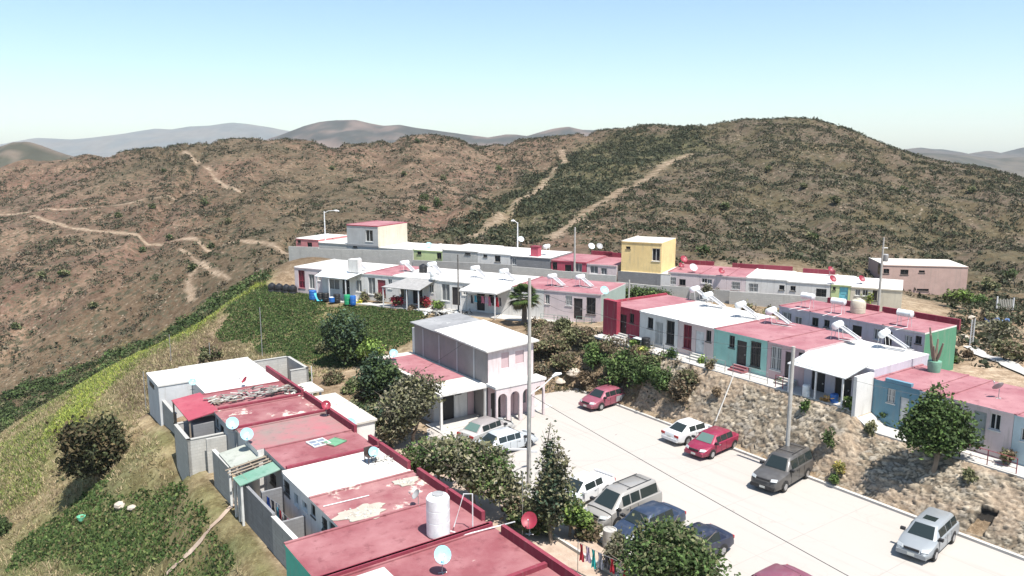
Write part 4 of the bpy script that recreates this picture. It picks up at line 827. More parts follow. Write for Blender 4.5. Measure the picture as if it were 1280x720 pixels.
OLV = [(.10,.105,.05),(.13,.125,.065),(.075,.08,.04)]; GRY = [(.12,.115,.075),(.16,.145,.10),(.09,.09,.055)]; BRN = [(.13,.095,.06),(.17,.13,.085),(.09,.065,.04)]; BLG = [(.04,.065,.04),(.055,.085,.05),(.03,.05,.03)]
def limbs(mb, h, r0, lobes, seed, n=None):
    rg = random.Random(seed); lean = Vector((rg.uniform(-.1,.1)*h, rg.uniform(-.1,.1)*h, 0)); fork = h*.32
    mb.tube([(0,0,-.5), (lean.x*.3, lean.y*.3, fork*.5), (lean.x, lean.y, fork)], [r0*1.25, r0, r0*.8], 7)
    for c, r in lobes[:n or 99]:
        c = Vector(c); a = Vector((lean.x, lean.y, fork)); m = a.lerp(c, .5)+Vector((rg.uniform(-.2,.2), rg.uniform(-.2,.2), -.1))*h*.2
        mb.tube([a, m, c+Vector((0,0,r[2]*.2))], [r0*.6, r0*.38, r0*.12], 5)
        for _ in range(3):
            e = c+Vector((rg.uniform(-.8,.8)*r[0], rg.uniform(-.8,.8)*r[1], rg.uniform(0,.8)*r[2])); mb.tube([m.lerp(c, .5), e], [r0*.25, r0*.06], 4)
def tree(name, label, base, lobes, n, size, cols, seed, r0=.12, cat='tree', group=None, trunk=True, cname='crown', up=.3):
    """lobes: [((x,y,z),(rx,ry,rz))] relative to base"""
    r = root(name, base, 0, label, cat, group)
    if trunk:
        mb = MB(); h = max(c[2] for c, _ in lobes); limbs(mb, h, r0, lobes, seed); mb.build('trunk', BARK, r, smooth=True)
    v, f, c = leafcloud([l[0] for l in lobes], [l[1] for l in lobes], n, size, cols, seed, up=up)
    link(cname, npmesh(cname, v, f, LEAFM, c), r); return r
def at(px, py): return hit(px, py)
def lob(seed, w_, h, z0, n=6, dpt=None):
    """random lobes filling a crown of width w_, height h starting at z0"""
    rg = random.Random(seed); out = [((0,0,z0+h*.55), (w_*.33, (dpt or w_)*.33, h*.42))]
    for i in range(n):
        a = 2*PI*i/n+rg.uniform(-.4,.4); q = rg.uniform(.22,.33); hh = rg.uniform(.25,.75)
        out.append(((w_*q*math.cos(a), (dpt or w_)*q*math.sin(a), z0+h*hh), (w_*rg.uniform(.16,.24), (dpt or w_)*rg.uniform(.16,.24), h*rg.uniform(.17,.28))))
    return out
tree('broadleaf_tree', 'round dark green tree standing alone on the green bank', at(432,452), lob(1,6.0,5.8,-.2,11), 12000, .16, GR_DK+BLG, 11, .16)
tree('broadleaf_tree', 'small light green tree right of the round dark tree', at(462,455), lob(2,3.2,2.2,.4,6), 2600, .15, GR_LT, 12, .08)
tree('bush', 'dense bluish green bush left of the red roofed wing', at(476,512), lob(3,4.4,5.4,-.1,9), 8000, .14, BLG+GR_DK, 13, .1, 'bush')
tree('bush', 'dark rounded bush between the annexe and the parapet', at(462,545), lob(4,3.4,2.6,0,7), 3800, .13, BLG+OLV, 14, .1, 'bush')
tree('broadleaf_tree', 'grey olive wispy tree in front of the red roofed wing', at(515,555), lob(5,4.9,5.6,.2,10), 8500, .13, GRY+OLV, 15, .12)
tree('broadleaf_tree', 'wide spreading olive tree over the parked silver cars and maroon parapet', at(592,640)+Vector((0,0,0)), lob(6,5.4,3.9,.9,9)+[((-2.2,1.6,2.8),(1.5,1.3,1.3)),((-2.9,2.6,2.6),(1.2,1.2,1.0)),((2.0,-1.4,1.8),(1.5,1.1,1.1)),((3.0,-1.2,1.2),(1.0,.9,.8))], 13500, .125, OLV+GRY+GR_MD, 16, .16)
tree('broadleaf_tree', 'bright green bushy crown at the left edge of the spreading olive tree', at(548,612), lob(7,3.4,2.6,.8,7), 4200, .13, GR_LT+GR_MD, 17, .1)
# casuarina: conical, drooping
cas = [((.35*math.sin(i*2.3),.3*math.cos(i*1.7),1.3+.62*i), (.95-.075*i+.25*math.sin(i*2.1), .95-.075*i, .75)) for i in range(9)]
tree('conifer_tree', 'tall wispy conical tree in the front yard beside the power pole', at(690,680), cas+[((1.0,.2,2.2),(.7,.5,.5)),((-1.2,.1,2.1),(.7,.5,.5)),((-.9,-.4,3.4),(.5,.4,.4)),((.8,.2,4.0),(.45,.4,.5))], 6000, .10, GRY+OLV+BLG, 18, .09)
tree('broadleaf_tree', 'light green bushy tree beside the tall wispy tree', at(712,672), lob(8,2.5,2.4,.3,7), 3600, .12, GR_LT+GR_MD, 19, .08)
tree('bush', 'dark low bush at the foot of the tall wispy tree', at(668,668), lob(9,2.6,1.6,0,6), 2400, .12, GR_DK+OLV, 20, .06, 'bush')
p = W(838, 745, 0)
tree('broadleaf_tree', 'large dark olive tree covering the blue cars at the bottom edge', p, lob(10,5.2,3.5,.4,10)+[((-1.9,-.8,1.6),(1.2,1.2,.9)),((1.9,-.9,1.6),(1.3,1.2,.9))], 11000, .11, GR_MD+OLV+GR_DK, 21, .16)
tree('bush', 'thin grey green bush left of the large dark olive tree', W(768,716,0), lob(30,1.7,2.0,.1,5), 1500, .1, OLV+GRY, 33, .05, 'bush')
# street tree (two crowns)
ps = P3(-22.2, 45.4, 2.9)
ps = W(1168, 580, 2.6)
tree('broadleaf_tree', 'leafy dark green tree with two peaks in front of the blue house', ps, [((-.4,.2,1.9),(1.6,1.3,1.5)),((-.7,.1,3.1),(1.1,1.0,1.0)),((-.2,.2,4.1),(.6,.6,.8)),((.9,-.1,1.8),(1.1,1.0,1.2)),((1.5,0,2.9),(.6,.6,.9)),((-1.6,.2,1.7),(.8,.8,.9)),((1.9,-.2,1.5),(.7,.7,.7)),((0,.1,.9),(1.5,1.1,.6))], 10500, .115, GR_MD+GR_DK, 22, .12)
tree('bush', 'bare twiggy bush at the foot of the light rose house', P3(-17.9,45.9,3.0), lob(23,1.3,1.0,0,5), 500, .09, BRN+OLV, 24, .04, 'bush')
for i_, (px_, py_, w_, h_, c_2, lb_) in enumerate([(445,532,2.6,2.2,GR_DK+OLV,'dark green bush behind the cream annexe roof'),(455,505,2.4,1.8,OLV+BRN,'olive bush between the annexe and the bluish green bush'),(492,560,2.8,2.4,GRY+OLV,'grey bush under the wispy olive tree'),(418,478,2.6,1.3,OLV+BRN,'low dark scrub under the round dark tree'),(440,490,2.2,1.3,GR_MD+OLV,'green scrub below the round dark tree'),(520,590,2.6,1.9,GR_DK+OLV,'dark bush left of the spreading olive tree'),(650,655,2.4,1.6,OLV+BRN,'olive bush between the spreading tree and the tall wispy tree'),(735,672,1.8,1.0,BRN+OLV,'dry bush beside the kerb below the light green tree'),(405,440,2.2,1.2,OLV,'olive bush at the foot of the green bank')]):
    tree('bush', lb_, at(px_, py_), lob(500+i_, w_, h_, -.2, 6), 2200, .125, c_2, 520+i_, .06, 'bush', 'bushes between the lower row and the road')
# dark shrubs of the near slope
tree('bush', 'large round dark brown green shrub on the near slope', at(122,600), lob(24,5.6,5.6,-.4,13), 17000, .17, [(.035,.042,.018),(.05,.05,.022),(.065,.05,.025)], 25, .15, 'bush')
tree('bush', 'dark shrub cut by the left edge of the photo', at(-4,672), lob(25,2.6,1.8,-.2,6), 2200, .13, GR_DK, 26, .06, 'bush')
tree('bush', 'dark dome shrub at the foot of the green bank behind the white far house', at(265,450), lob(26,3.0,1.6,-.1,6), 2200, .14, BRN+OLV+GR_DK, 27, .06, 'bush')
# bank and hedge masses
def shrub(px, py, w_, h, n, cols, label, seed, name='shrub', group='shrubs on the dry banks', size=.13, base=None, dpt=None):
    return tree(name, label, base or at(px, py), lob(seed, w_, h, -.25, 6, dpt), n, size, cols, seed, .05, 'shrub', group, False, 'foliage')
shrub(690,440,5.0,2.0,4200,OLV+BRN, 'broad olive shrub on the bank above the road end', 41)
shrub(715,425,3.2,1.4,2000,OLV, 'olive shrub just below the terrace of the middle row end house', 42)
shrub(672,470,2.6,1.4,1500,BRN+GRY, 'dry brown shrub behind the street lamp arm', 43)
shrub(745,452,3.4,2.2,2600,GR_MD, 'mid green shrub right of the pale boulder', 44)
shrub(772,475,3.6,2.6,4200,GR_DK+GR_MD, 'dark green bushy shrub behind the two tone maroon car', 45)
shrub(800,480,3.6,2.8,4200,GR_DK+GR_MD, 'dark green shrub in the middle of the bank above the maroon car', 46)
shrub(825,492,3.4,2.6,3800,GR_DK+GR_MD, 'dark green shrub left of the brown shrub', 47)
shrub(850,505,2.8,2.6,2600,BRN+GRY, 'brown twiggy shrub at the left end of the rubble wall', 48)
shrub(862,482,2.2,1.7,1600,OLV+BRN, 'olive brown shrub at the top of the rubble wall end', 49)
shrub(735,478,2.4,1.4,1300,BRN, 'dry tan shrub at the foot of the bank by the road end', 50)
shrub(800,448,2.6,1.2,1300,BRN+OLV, 'dry shrub under the burgundy house steps', 51)
for i, (px, py, w_, h, c, lb) in enumerate([(1090,538,1.1,.7,OLV,'small weed on the rubble wall below the blue barrel'),(1037,562,1.0,1.7,GR_DK,'narrow dark weed growing down the rubble wall'),(1008,512,.8,.8,GR_MD,'green tuft at the foot of the left canopy post'),(1050,590,1.2,.8,[(.25,.20,.05),(.15,.15,.05)],'yellow brown weed low on the rubble wall'),(1046,602,.6,.6,GR_MD,'green weed at the foot of the rubble wall'),(1209,600,.9,.8,OLV,'olive weed on the rubble wall right of the leafy tree'),(898,494,.9,.7,BRN,'brown weed near the top of the rubble wall')]):
    q = hit(px, py); shrub(0, 0, w_, h, 420, c, lb, 60+i, 'weed', 'weeds on the rubble wall', .09, base=q+Vector((-.2,-.3,.25)))
for i_, (px_, py_, w_, h_, c_2, lb_) in enumerate([(705,412,2.6,1.3,OLV,'olive scrub at the terrace edge under the pink roofed end house'),(735,430,3.0,1.5,OLV+BRN,'olive brown scrub above the mid green shrub'),(665,440,2.8,1.5,OLV,'olive scrub left of the broad olive shrub'),(705,458,3.0,1.5,BRN+OLV,'dry scrub below the broad olive shrub'),(758,440,2.4,1.2,OLV+BRN,'scrub just left of the burgundy house terrace'),(785,458,3.0,1.8,GR_DK+GR_MD,'dark green shrub below the burgundy house terrace'),(812,466,2.8,1.8,GR_DK+OLV,'dark olive shrub below the black barrel'),(760,490,2.4,1.7,GR_DK+BRN,'low dark shrub right behind the two tone maroon car')]):
    shrub(px_, py_, w_, h_, 2000, c_2, lb_, 560+i_)
# hedge below the yellow house
hp = [PB.pt(PB.off(-4).hit(x, 372)[0], -4.3) for x in (775, 790, 805, 820, 835)]
r = root('hedge', (hp[2].x, hp[2].y, 3.6), 0, 'clipped green hedge below the yellow house', 'hedge'); v, f, c = leafcloud([(q.x-hp[2].x, q.y-hp[2].y, .95) for q in hp], [(1.3,1.0,1.0)]*5, 6500, .12, GR_DK+GR_MD, 71); link('foliage', npmesh('foliage', v, f, LEAFM, c), r)
# plants around houses
for i, (px, py, w_, h, n, c, lb) in enumerate([
    (497,384,2.4,1.7,900,[(.35,.03,.05),(.22,.03,.04),(.08,.10,.04)],'red flowering bush left under the grey porch'),(531,385,2.2,1.7,900,[(.35,.03,.05),(.25,.04,.05),(.09,.10,.04)],'red flowering bush right under the grey porch'),
    (547,388,2.2,1.6,700,OLV+GR_LT,'olive green bush right of the red flowering bushes'),(476,379,1.8,1.5,600,BRN+GRY,'brown bush before the carved maroon door'),(455,377,1.8,1.6,600,BRN+OLV,'brown bush right of the blue barrel'),(450,379,.9,.8,220,[(.35,.33,.04)],'small yellow green bush beside the blue barrel'),
    (516,388,1.5,1.0,400,BRN,'low brown bush between the two red flowering bushes'),(672,408,2.0,1.2,600,OLV+BRN,'dry bush at the foot of the palm'),(683,398,.9,1.8,350,GR_DK,'climbing green plant left of the pink roofed end house'),(706,401,1.6,.9,450,OLV+GR_MD,'small olive bush under the window of the pink roofed end house'),
    (795,434,1.6,1.0,420,GR_LT,'light green plant before the burgundy house'),(806,440,1.3,1.0,350,[(.30,.30,.08),(.1,.14,.04)],'yellow green plant right of the burgundy house steps'),(838,447,1.6,1.1,450,GR_MD,'green plant before the dark barred door of the white house'),(876,455,1.0,.9,260,GR_LT,'small plant before the white door'),(889,462,1.0,1.3,320,BRN+OLV,'tall dry plant left of the aqua house'),(835,430,1.0,1.5,300,BRN,'dry climber on the white terraced house'),
    (975,480,1.2,.9,300,BRN+GR_DK,'dark potted shrub before the rose pink house'),(1062,502,1.3,.9,350,OLV+GR_LT,'agave like plant under the canopy'),(1035,500,.9,.6,200,[(.4,.25,.1)],'orange brown plant under the canopy'),(1104,512,1.0,1.6,420,GR_DK,'dark green shrub against the blue wall'),(1106,530,1.3,1.3,420,GR_DK,'dark spiky shrub at the foot of the blue wall'),
    (1083,386,2.0,2.3,900,[(.22,.26,.03),(.12,.16,.03)],'yellow green tree behind the beige water tank'),(1195,385,4.6,3.0,1500,OLV+GR_LT,'olive shrub before the brown pink block'),(1220,382,3.6,1.8,900,GR_MD,'green shrub right of the brown pink block'),(1190,452,1.6,1.0,350,GR_LT+GR_MD,'green plant at the foot of the green wall'),(1207,450,1.3,1.2,350,BRN,'reddish brown plant right of the green wall'),
    (885,378,2.6,3.2,380,GRY+BRN,'bare grey shrub before the yard wall right of the hedge'),(935,390,3.0,1.2,700,OLV+BRN,'scrub clump behind the pink street row roof'),(965,393,2.4,1.4,600,OLV+BRN,'scrub clump left of the lilac end house'),(895,372,1.0,1.6,200,OLV,'small shrub against the long yard wall'),
    (385,478,1.2,1.6,420,GR_MD,'green plant inside the roofless block enclosure'),(390,492,1.4,1.2,350,[(.2,.2,.05),(.12,.13,.05)],'yellowish shrub right of the block enclosure'),(1245,420,4.5,2.2,1500,OLV+GRY,'wide olive scrub on the right bank'),(1268,450,4.0,2.0,1300,OLV+BRN,'wide dry scrub beside the right hand path'),(1240,405,3.5,1.5,800,BRN+OLV,'brown scrub below the wooden gate')]):
    b0 = at(px, py)
    if (px, py) in ((1062,502),(1035,500)): b0 = P3(PM.off(-1.2).hit(px, py)[0], 45.2, 4.0)
    shrub(px, py, w_, h, n, c, lb, 90+i, 'plant' if w_ < 2 else 'shrub', 'plants around the houses', .11 if w_ < 3 else .16, base=b0)
# palm
pp = PA.pt(PA.off(-3.2).hit(655, 400)[0], -3.2, 3.0)
r = root('palm_tree', pp, 0, 'short fan palm beside the laundry porch', 'palm')
MB().tube([(0,0,-.4),(.05,0,1.2),(0,0,2.6)], [.3,.26,.22], 9).build('trunk', BARK, r, smooth=True)
vv = []; ff = []; cc_ = []; rg = random.Random(5)
for i in range(74):
    az = rg.uniform(0, 2*PI); el = rg.uniform(-.55, 1.35); d = Vector((math.cos(az)*math.cos(el), math.sin(az)*math.cos(el), math.sin(el))); st = Vector((0,0,2.6))+d*.9; sd_ = d.cross(Vector((0,0,1))).normalized(); upv = sd_.cross(d)
    for k in range(13):
        a = (k-6)/6*1.15; dd = (d*math.cos(a)+sd_*math.sin(a)).normalized(); ln = 1.05*(1-.25*abs(a)); e = st+dd*ln+Vector((0,0,-.28*ln)); s_ = dd.cross(upv).normalized()*.05; o = len(vv)
        mid = st+dd*ln*.55
        vv += [st-s_*.4, mid-s_*1.6, e, mid+s_*1.6]; ff.append((o,o+1,o+2,o+3)); c0 = rg.choice([(.05,.085,.02),(.08,.12,.03),(.035,.06,.018)] if el > -.1 else [(.12,.10,.05),(.07,.07,.03)]); cc_ += [c0]*4
link('fronds', npmesh('fronds', np.array(vv), np.array(ff), LEAFM, np.array(cc_)), r)
# cactus in a green pot on the street row roof edge
r = root('cactus', P3(-24.9, 51.2, 5.85), 0, 'tall dry branching cactus in a green pot at the roof edge', 'cactus')
MB().lathe([(.36,0),(.42,.4),(.42,.72),(.36,.72)], 14).build('pot', flat('green_pot', (.16,.34,.24), .6), r, smooth=True)
mb = MB()
for a, l in ((.1,1.2),(.9,1.5),(1.8,1.1),(2.6,2.3),(3.3,1.9),(3.9,1.2),(5.2,1.4)): mb.tube([(0,0,.5),(.25*math.cos(a),.25*math.sin(a),.6+l*.4),(.45*math.cos(a),.45*math.sin(a),.6+l)], [.1,.09,.05], 6)
mb.build('stem', BARK, r, smooth=True)

# ------------------------------------------------------------------ ground cover (stuff)
def scatter_tufts(name, pts, size, cols, seed, per=5, hgt=1.0, wd=.42, lean=.9):
    """pts (n,3); tufts of small upright blades/leaves"""
    rg = np.random.default_rng(seed); n = len(pts); P = np.repeat(pts, per, 0); m = len(P); s = np.repeat(size if np.ndim(size) else np.full(n, size), per)*rg.uniform(.6, 1.3, m)
    off = rg.normal(size=(m, 3))*s[:, None]*.55; off[:, 2] = 0; P = P+off
    a = rg.normal(size=(m, 3)); a[:, 2] = 0; a /= np.linalg.norm(a, axis=1)[:, None]+1e-9; upv = rg.normal(size=(m, 3))*lean*.5; upv[:, 2] = 1; upv /= np.linalg.norm(upv, axis=1)[:, None]
    s_ = s[:, None]; w_ = a*s_*wd; v = np.stack([P-w_, P+w_, P+w_*.7+upv*s_*hgt, P-w_*.7+upv*s_*hgt*1.1], 1).reshape(-1, 3)
    c = np.array(cols)[rg.integers(0, len(cols), n)]; c = np.repeat(c, per, 0)*rg.uniform(.7, 1.3, m)[:, None]
    return v, np.arange(4*m).reshape(m, 4), np.repeat(c, 4, 0)
def samp(n, x0, x1, y0, y1, seed, cond):
    rg = np.random.default_rng(seed); x = rg.uniform(x0, x1, n); y = rg.uniform(y0, y1, n); k = cond(x, y, rg.random(n)); x, y = x[k], y[k]
    fx = x/y; k = (np.abs(fx) < .72); x, y = x[k], y[k]; return np.stack([x, y, G(x, y)-.02], 1)
def stuffobj(name, parts, label, cat):
    V_ = []; F_ = []; C_ = []; o = 0
    for v, f, c in parts: V_.append(v); F_.append(f+o); C_.append(c); o += len(v)
    tag(link(name, npmesh(name, np.concatenate(V_), np.concatenate(F_), LEAFM, np.concatenate(C_))), label, cat, kind='stuff')
def vof(x, y): return x*V.x+y*V.y
def uof(x, y): return x*U.x+y*U.y
ginn = lambda x, y: np.maximum.reduce([inpoly(x, y, g, 2.6) for g in GREENP])
left = lambda x, y: (vof(x, y) < 10.0) | ((uof(x, y) < -66.5) & (vof(x, y) < 30) & (y < 112))
# dry grass on the near slope
pts = samp(120000, -75, -4, 26, 112, 101, lambda x, y, r: left(x, y) & (y < 110) & (ginn(x, y) < .4) & (r < .3+.6*fbm(x, y, 3, 3)) & (inpoly(x, y, MEAD, 2) < .6))
sz = .09+.08*np.random.default_rng(1).random(len(pts))
stuffobj('dry_grass', [scatter_tufts('g', pts, sz, [(.33,.26,.155),(.40,.32,.2),(.25,.2,.115),(.19,.18,.08),(.30,.27,.14)], 5, 6, 2.0, wd=.16, lean=1.5)], 'dry straw coloured grass on the near slope', 'grass')
pts = samp(90000, -75, -8, 26, 112, 102, lambda x, y, r: (inpoly(x, y, LUSH, 1.5) > .4) & (r < .9*np.maximum(sstep(.40, .58, fbm(x+60, y-20, 8, 4)), inpoly(x, y, MEAD, 1.5))))
stuffobj('green_grass', [scatter_tufts('g', pts, .17, [(.13,.17,.05),(.19,.23,.06),(.26,.29,.075),(.10,.12,.045),(.27,.24,.12)], 6, 5, 1.8, wd=.2, lean=1.4)], 'green and yellow green grass along the slope edge', 'grass')
pts = samp(420000, -60, 5, 26, 98, 103, lambda x, y, r: (ginn(x, y) > .42) & (r < .7+.25*(y > 60)) & (r < 1.7*fbm(x+7, y, 4, 3)**0*(1.15-1.0*sstep(.5, .66, fbm(x+7, y, 4, 3)))) & ((vof(x, y) < 10.0) | (y > 60)))
stuffobj('ground_cover', [scatter_tufts('g', pts, .15, [(.055,.095,.026),(.07,.12,.034),(.095,.145,.045),(.04,.07,.022),(.17,.15,.075),(.13,.17,.055)], 7, 3, .9)], 'low dark green ground cover on the banks', 'ground cover')
pts = samp(60000, -75, -18, 60, 112, 107, lambda x, y, r: inpoly(x, y, MEAD, 1.0) > .45)
stuffobj('yellow_grass', [scatter_tufts('g', pts, .16, [(.30,.36,.07),(.36,.40,.08),(.24,.31,.06),(.42,.42,.10)], 16, 5, 1.6, wd=.2, lean=1.4)], 'bright yellow green grass strip along the ridge edge', 'grass')
# ravine bushes
def bushes(pts, rad, cols, seed, per, qs=.23):
    rg = np.random.default_rng(seed); n = len(pts); P = np.repeat(pts, per, 0); R_ = np.repeat(rad, per); m = len(P); d = rg.normal(size=(m, 3)); d /= np.linalg.norm(d, axis=1)[:, None]; d[:, 2] = np.abs(d[:, 2]); rr = rg.random(m)**.4
    lob_ = np.repeat(rg.uniform(.8, 1.25, (n, 2)), per, 0)
    P = P+d*rr[:, None]*R_[:, None]*np.concatenate([lob_, np.full((m, 1), .85)], 1)
    nrm = d*.7+rg.normal(size=(m, 3))*.6; nrm /= np.linalg.norm(nrm, axis=1)[:, None]; a = np.cross(nrm, rg.normal(size=(m, 3))); a /= np.linalg.norm(a, axis=1)[:, None]; b_ = np.cross(nrm, a); s = (R_*qs*rg.uniform(.6, 1.2, m))[:, None]
    v = np.stack([P-a*s-b_*s*.6, P+a*s-b_*s*.5, P+a*s*.8+b_*s*.7, P-a*s*.8+b_*s*.6], 1).reshape(-1, 3); c = np.array(cols)[rg.integers(0, len(cols), n)]*rg.uniform(.75, 1.25, n)[:, None]; c = np.repeat(c, per, 0)*rg.uniform(.8, 1.2, m)[:, None]
    return v, np.arange(4*m).reshape(m, 4), np.repeat(c, 4, 0)
RAV = T_([(-60,540),(0,500),(60,478),(110,460),(160,440),(215,412),(270,374),(322,349),(328,352),(280,385),(230,415),(185,438),(135,458),(85,490),(30,522),(-40,570)])
pts = samp(9000, -95, -20, 80, 135, 104, lambda x, y, r: (inpoly(x, y, RAV, 2.5) > .4) & (r < .75))
stuffobj('ravine_thicket', [bushes(pts, .6+.9*np.random.default_rng(2).random(len(pts))**2, GR_DK+GR_MD+GR_DK+OLV, 8, 75, .13)], 'dark green thicket running along the bottom of the ravine', 'thicket')
# scrub of the hills
def hillcond(x, y, r):
    R_ = np.hypot(x, y); u = uof(x, y); v = vof(x, y); gh = inpoly(x, y, GREENHILL, 8); rt = sstep(-.1, .3, x/y)
    dens = .22+.36*rt+.5*gh+.25*sstep(.45, .65, fbm(x+200, y+50, 14, 3)); tr = np.ones(len(x))
    for p, w_ in TRAILS: tr *= lined(x, y, p) > w_*1.15
    beh = (y > 118) | ((x/y > .565) & (vof(x, y) > 63)) | ((x > 42) & (y > 113)) | ((x > 12) & (y > 104)) | ((x > 55) & (y > 90-0*x)); return beh & (tr > 0) & (r < dens*(.25+1.9*sstep(.35, .75, fbm(x, y, 6, 4)))) & (R_ < 340) & (inpoly(x, y, RAV, 2) < .4)
pts = samp(215000, -230, 235, 58, 335, 105, hillcond); rg_ = np.random.default_rng(3)
rad = .30+.6*rg_.random(len(pts))**2+.35*(rg_.random(len(pts)) > .93)
gh = inpoly(pts[:, 0], pts[:, 1], GREENHILL, 8); rad = rad*(1+.35*gh)
selg = rg_.random(len(pts)) < (.24+.6*gh+.25*sstep(-.05, .2, pts[:, 0]/pts[:, 1])+.25*sstep(.5, .7, fbm(pts[:, 0], pts[:, 1], 18, 3)))
stuffobj('hill_scrub', [bushes(pts[~selg], rad[~selg], [(.06,.052,.034),(.085,.07,.048),(.05,.048,.028),(.17,.145,.105),(.042,.042,.025)], 9, 11), bushes(pts[selg], rad[selg]*1.15, [(.045,.052,.026),(.058,.064,.032),(.036,.045,.023),(.075,.075,.042)], 10, 13)], 'low brown and olive scrub covering the hills', 'scrub')
BK = T_([(662,400),(750,412),(862,466),(862,505),(720,486),(662,492)])
pts = samp(26000, -10, 30, 52, 84, 106, lambda x, y, r: (inpoly(x, y, BK, .8) > .4) & (r < 1.1*fbm(x, y, 3, 3)) & (uof(x, y) > -75))
stuffobj('bank_scrub', [bushes(pts, .18+.3*np.random.default_rng(6).random(len(pts)), [(.10,.085,.05),(.16,.13,.09),(.075,.075,.035),(.20,.16,.12)], 12, 12)], 'dry low scrub on the bank at the road end', 'scrub')
# conspicuous dark bushes on the hills, one by one
DB = [(255,258,3.2,'largest dark bush on the left hillside'),(190,260,2.0,'dark bush left of the largest one on the left hillside'),(148,272,1.8,'dark bush above the left dirt track'),(205,215,1.6,'dark bush near the crest of the left hill'),(282,345,0,''),(80,345,2.2,'grey dark bush low on the left slope'),(52,348,2.0,'green dark bush left of the grey dark one low on the left slope'),(117,385,1.4,'small dark bush alone low on the left slope'),(178,315,1.6,'dark bush just below the left dirt track'),(285,280,1.8,'dark bush between the two left tracks'),(265,310,1.5,'dark bush below the middle of the lower left track'),(212,300,1.6,'dark bush on the lower left track bend'),(240,338,1.7,'olive bush low on the left hillside near the footpath'),(20,410,1.6,'dark bush at the far left of the left slope'),
      (530,252,2.6,'dark bush left of a twin bush on the middle hill'),(547,258,2.6,'dark twin bush on the middle hill'),(528,266,2.2,'lower dark bush of a trio on the middle hill'),(623,215,2.8,'dark bush high on the middle hill near the valley'),(555,225,2.0,'dark bush on the middle hill slope'),(505,220,2.0,'dark bush on the left of the middle hill slope'),(522,178,2.2,'dark bush on the crest of the middle hill'),(415,213,2.0,'dark bush on the hillside above the back street lamp'),(438,228,2.0,'dark bush right of the street lamp hillside bush'),
      (1015,300,2.0,'dark bush on the right hill above the long yard wall'),(1236,362,2.6,'dark bush right of the brown pink block'),(1262,350,2.4,'dark bush at the right edge behind the wooden gate'),(1130,240,2.0,'dark bush on the right shoulder of the right hill'),(1214,240,2.2,'dark bush near the right crest'),(905,262,2.0,'dark bush in the middle of the right hill'),(1045,255,2.2,'dark bush above the centre of the right hill'),(960,215,2.2,'dark bush below the top of the right hill'),(880,318,1.8,'green bush just above the maroon parapets'),(1005,235,1.8,'dark bush under the summit of the right hill')]
for i, (px, py, w_, lb) in enumerate(DB):
    if w_: b0 = hit(px, py); tree('hill_bush', lb, b0, lob(200+i, w_*1.15, w_*.85, -.2, 5), 520, .2, GR_DK+OLV, 300+i, .06, 'bush', 'dark bushes on the hills', False, 'foliage')
# ------------------------------------------------------------------ cars
CARGL = glass('car_glass', (.02,.028,.028), .06); CARGG = glass('car_glass_green', (.10,.16,.14), .12); HEADL = glass('headlight_glass', (.5,.52,.52), .15); TAILL = glass('tail_light', (.35,.01,.01), .25)
TRIM = flat('black_trim', (.02,.02,.022), .6); CHRM = flat('alloy', (.45,.45,.46), .35, .7); PLATE = flat('plate', (.6,.6,.55), .5)
TYPES = dict(
 sedan=dict(L=4.45, W=1.74, H=1.42, belt=.92, hood=.88, deck=.96, gh=[-1.75,-1.10,.55,1.18], wb=2.6, side=[(-1.42,-.62),(-.56,.24),(.30,.92)]),
 coupe=dict(L=4.5, W=1.74, H=1.34, belt=.86, hood=.82, deck=.92, gh=[-1.75,-.95,.35,1.10], wb=2.6, side=[(-1.3,-.50),(-.42,.80)]),
 wagon=dict(L=4.45, W=1.72, H=1.44, belt=.92, hood=.88, deck=.93, gh=[-2.12,-1.85,.45,1.12], wb=2.6, side=[(-2.0,-1.25),(-1.17,-.35),(-.27,.86)]),
 suv=dict(L=4.95, W=1.88, H=1.80, belt=1.10, hood=1.08, deck=1.1, gh=[-2.38,-2.22,.45,1.0], wb=2.85, side=[(-2.2,-1.32),(-1.22,-.36),(-.26,.74)]),
 minivan=dict(L=4.85, W=1.86, H=1.72, belt=1.02, hood=.98, deck=1.05, gh=[-2.35,-2.1,.75,1.65], wb=2.95, side=[(-2.15,-.62),(-.5,.35),(.45,1.30)]))
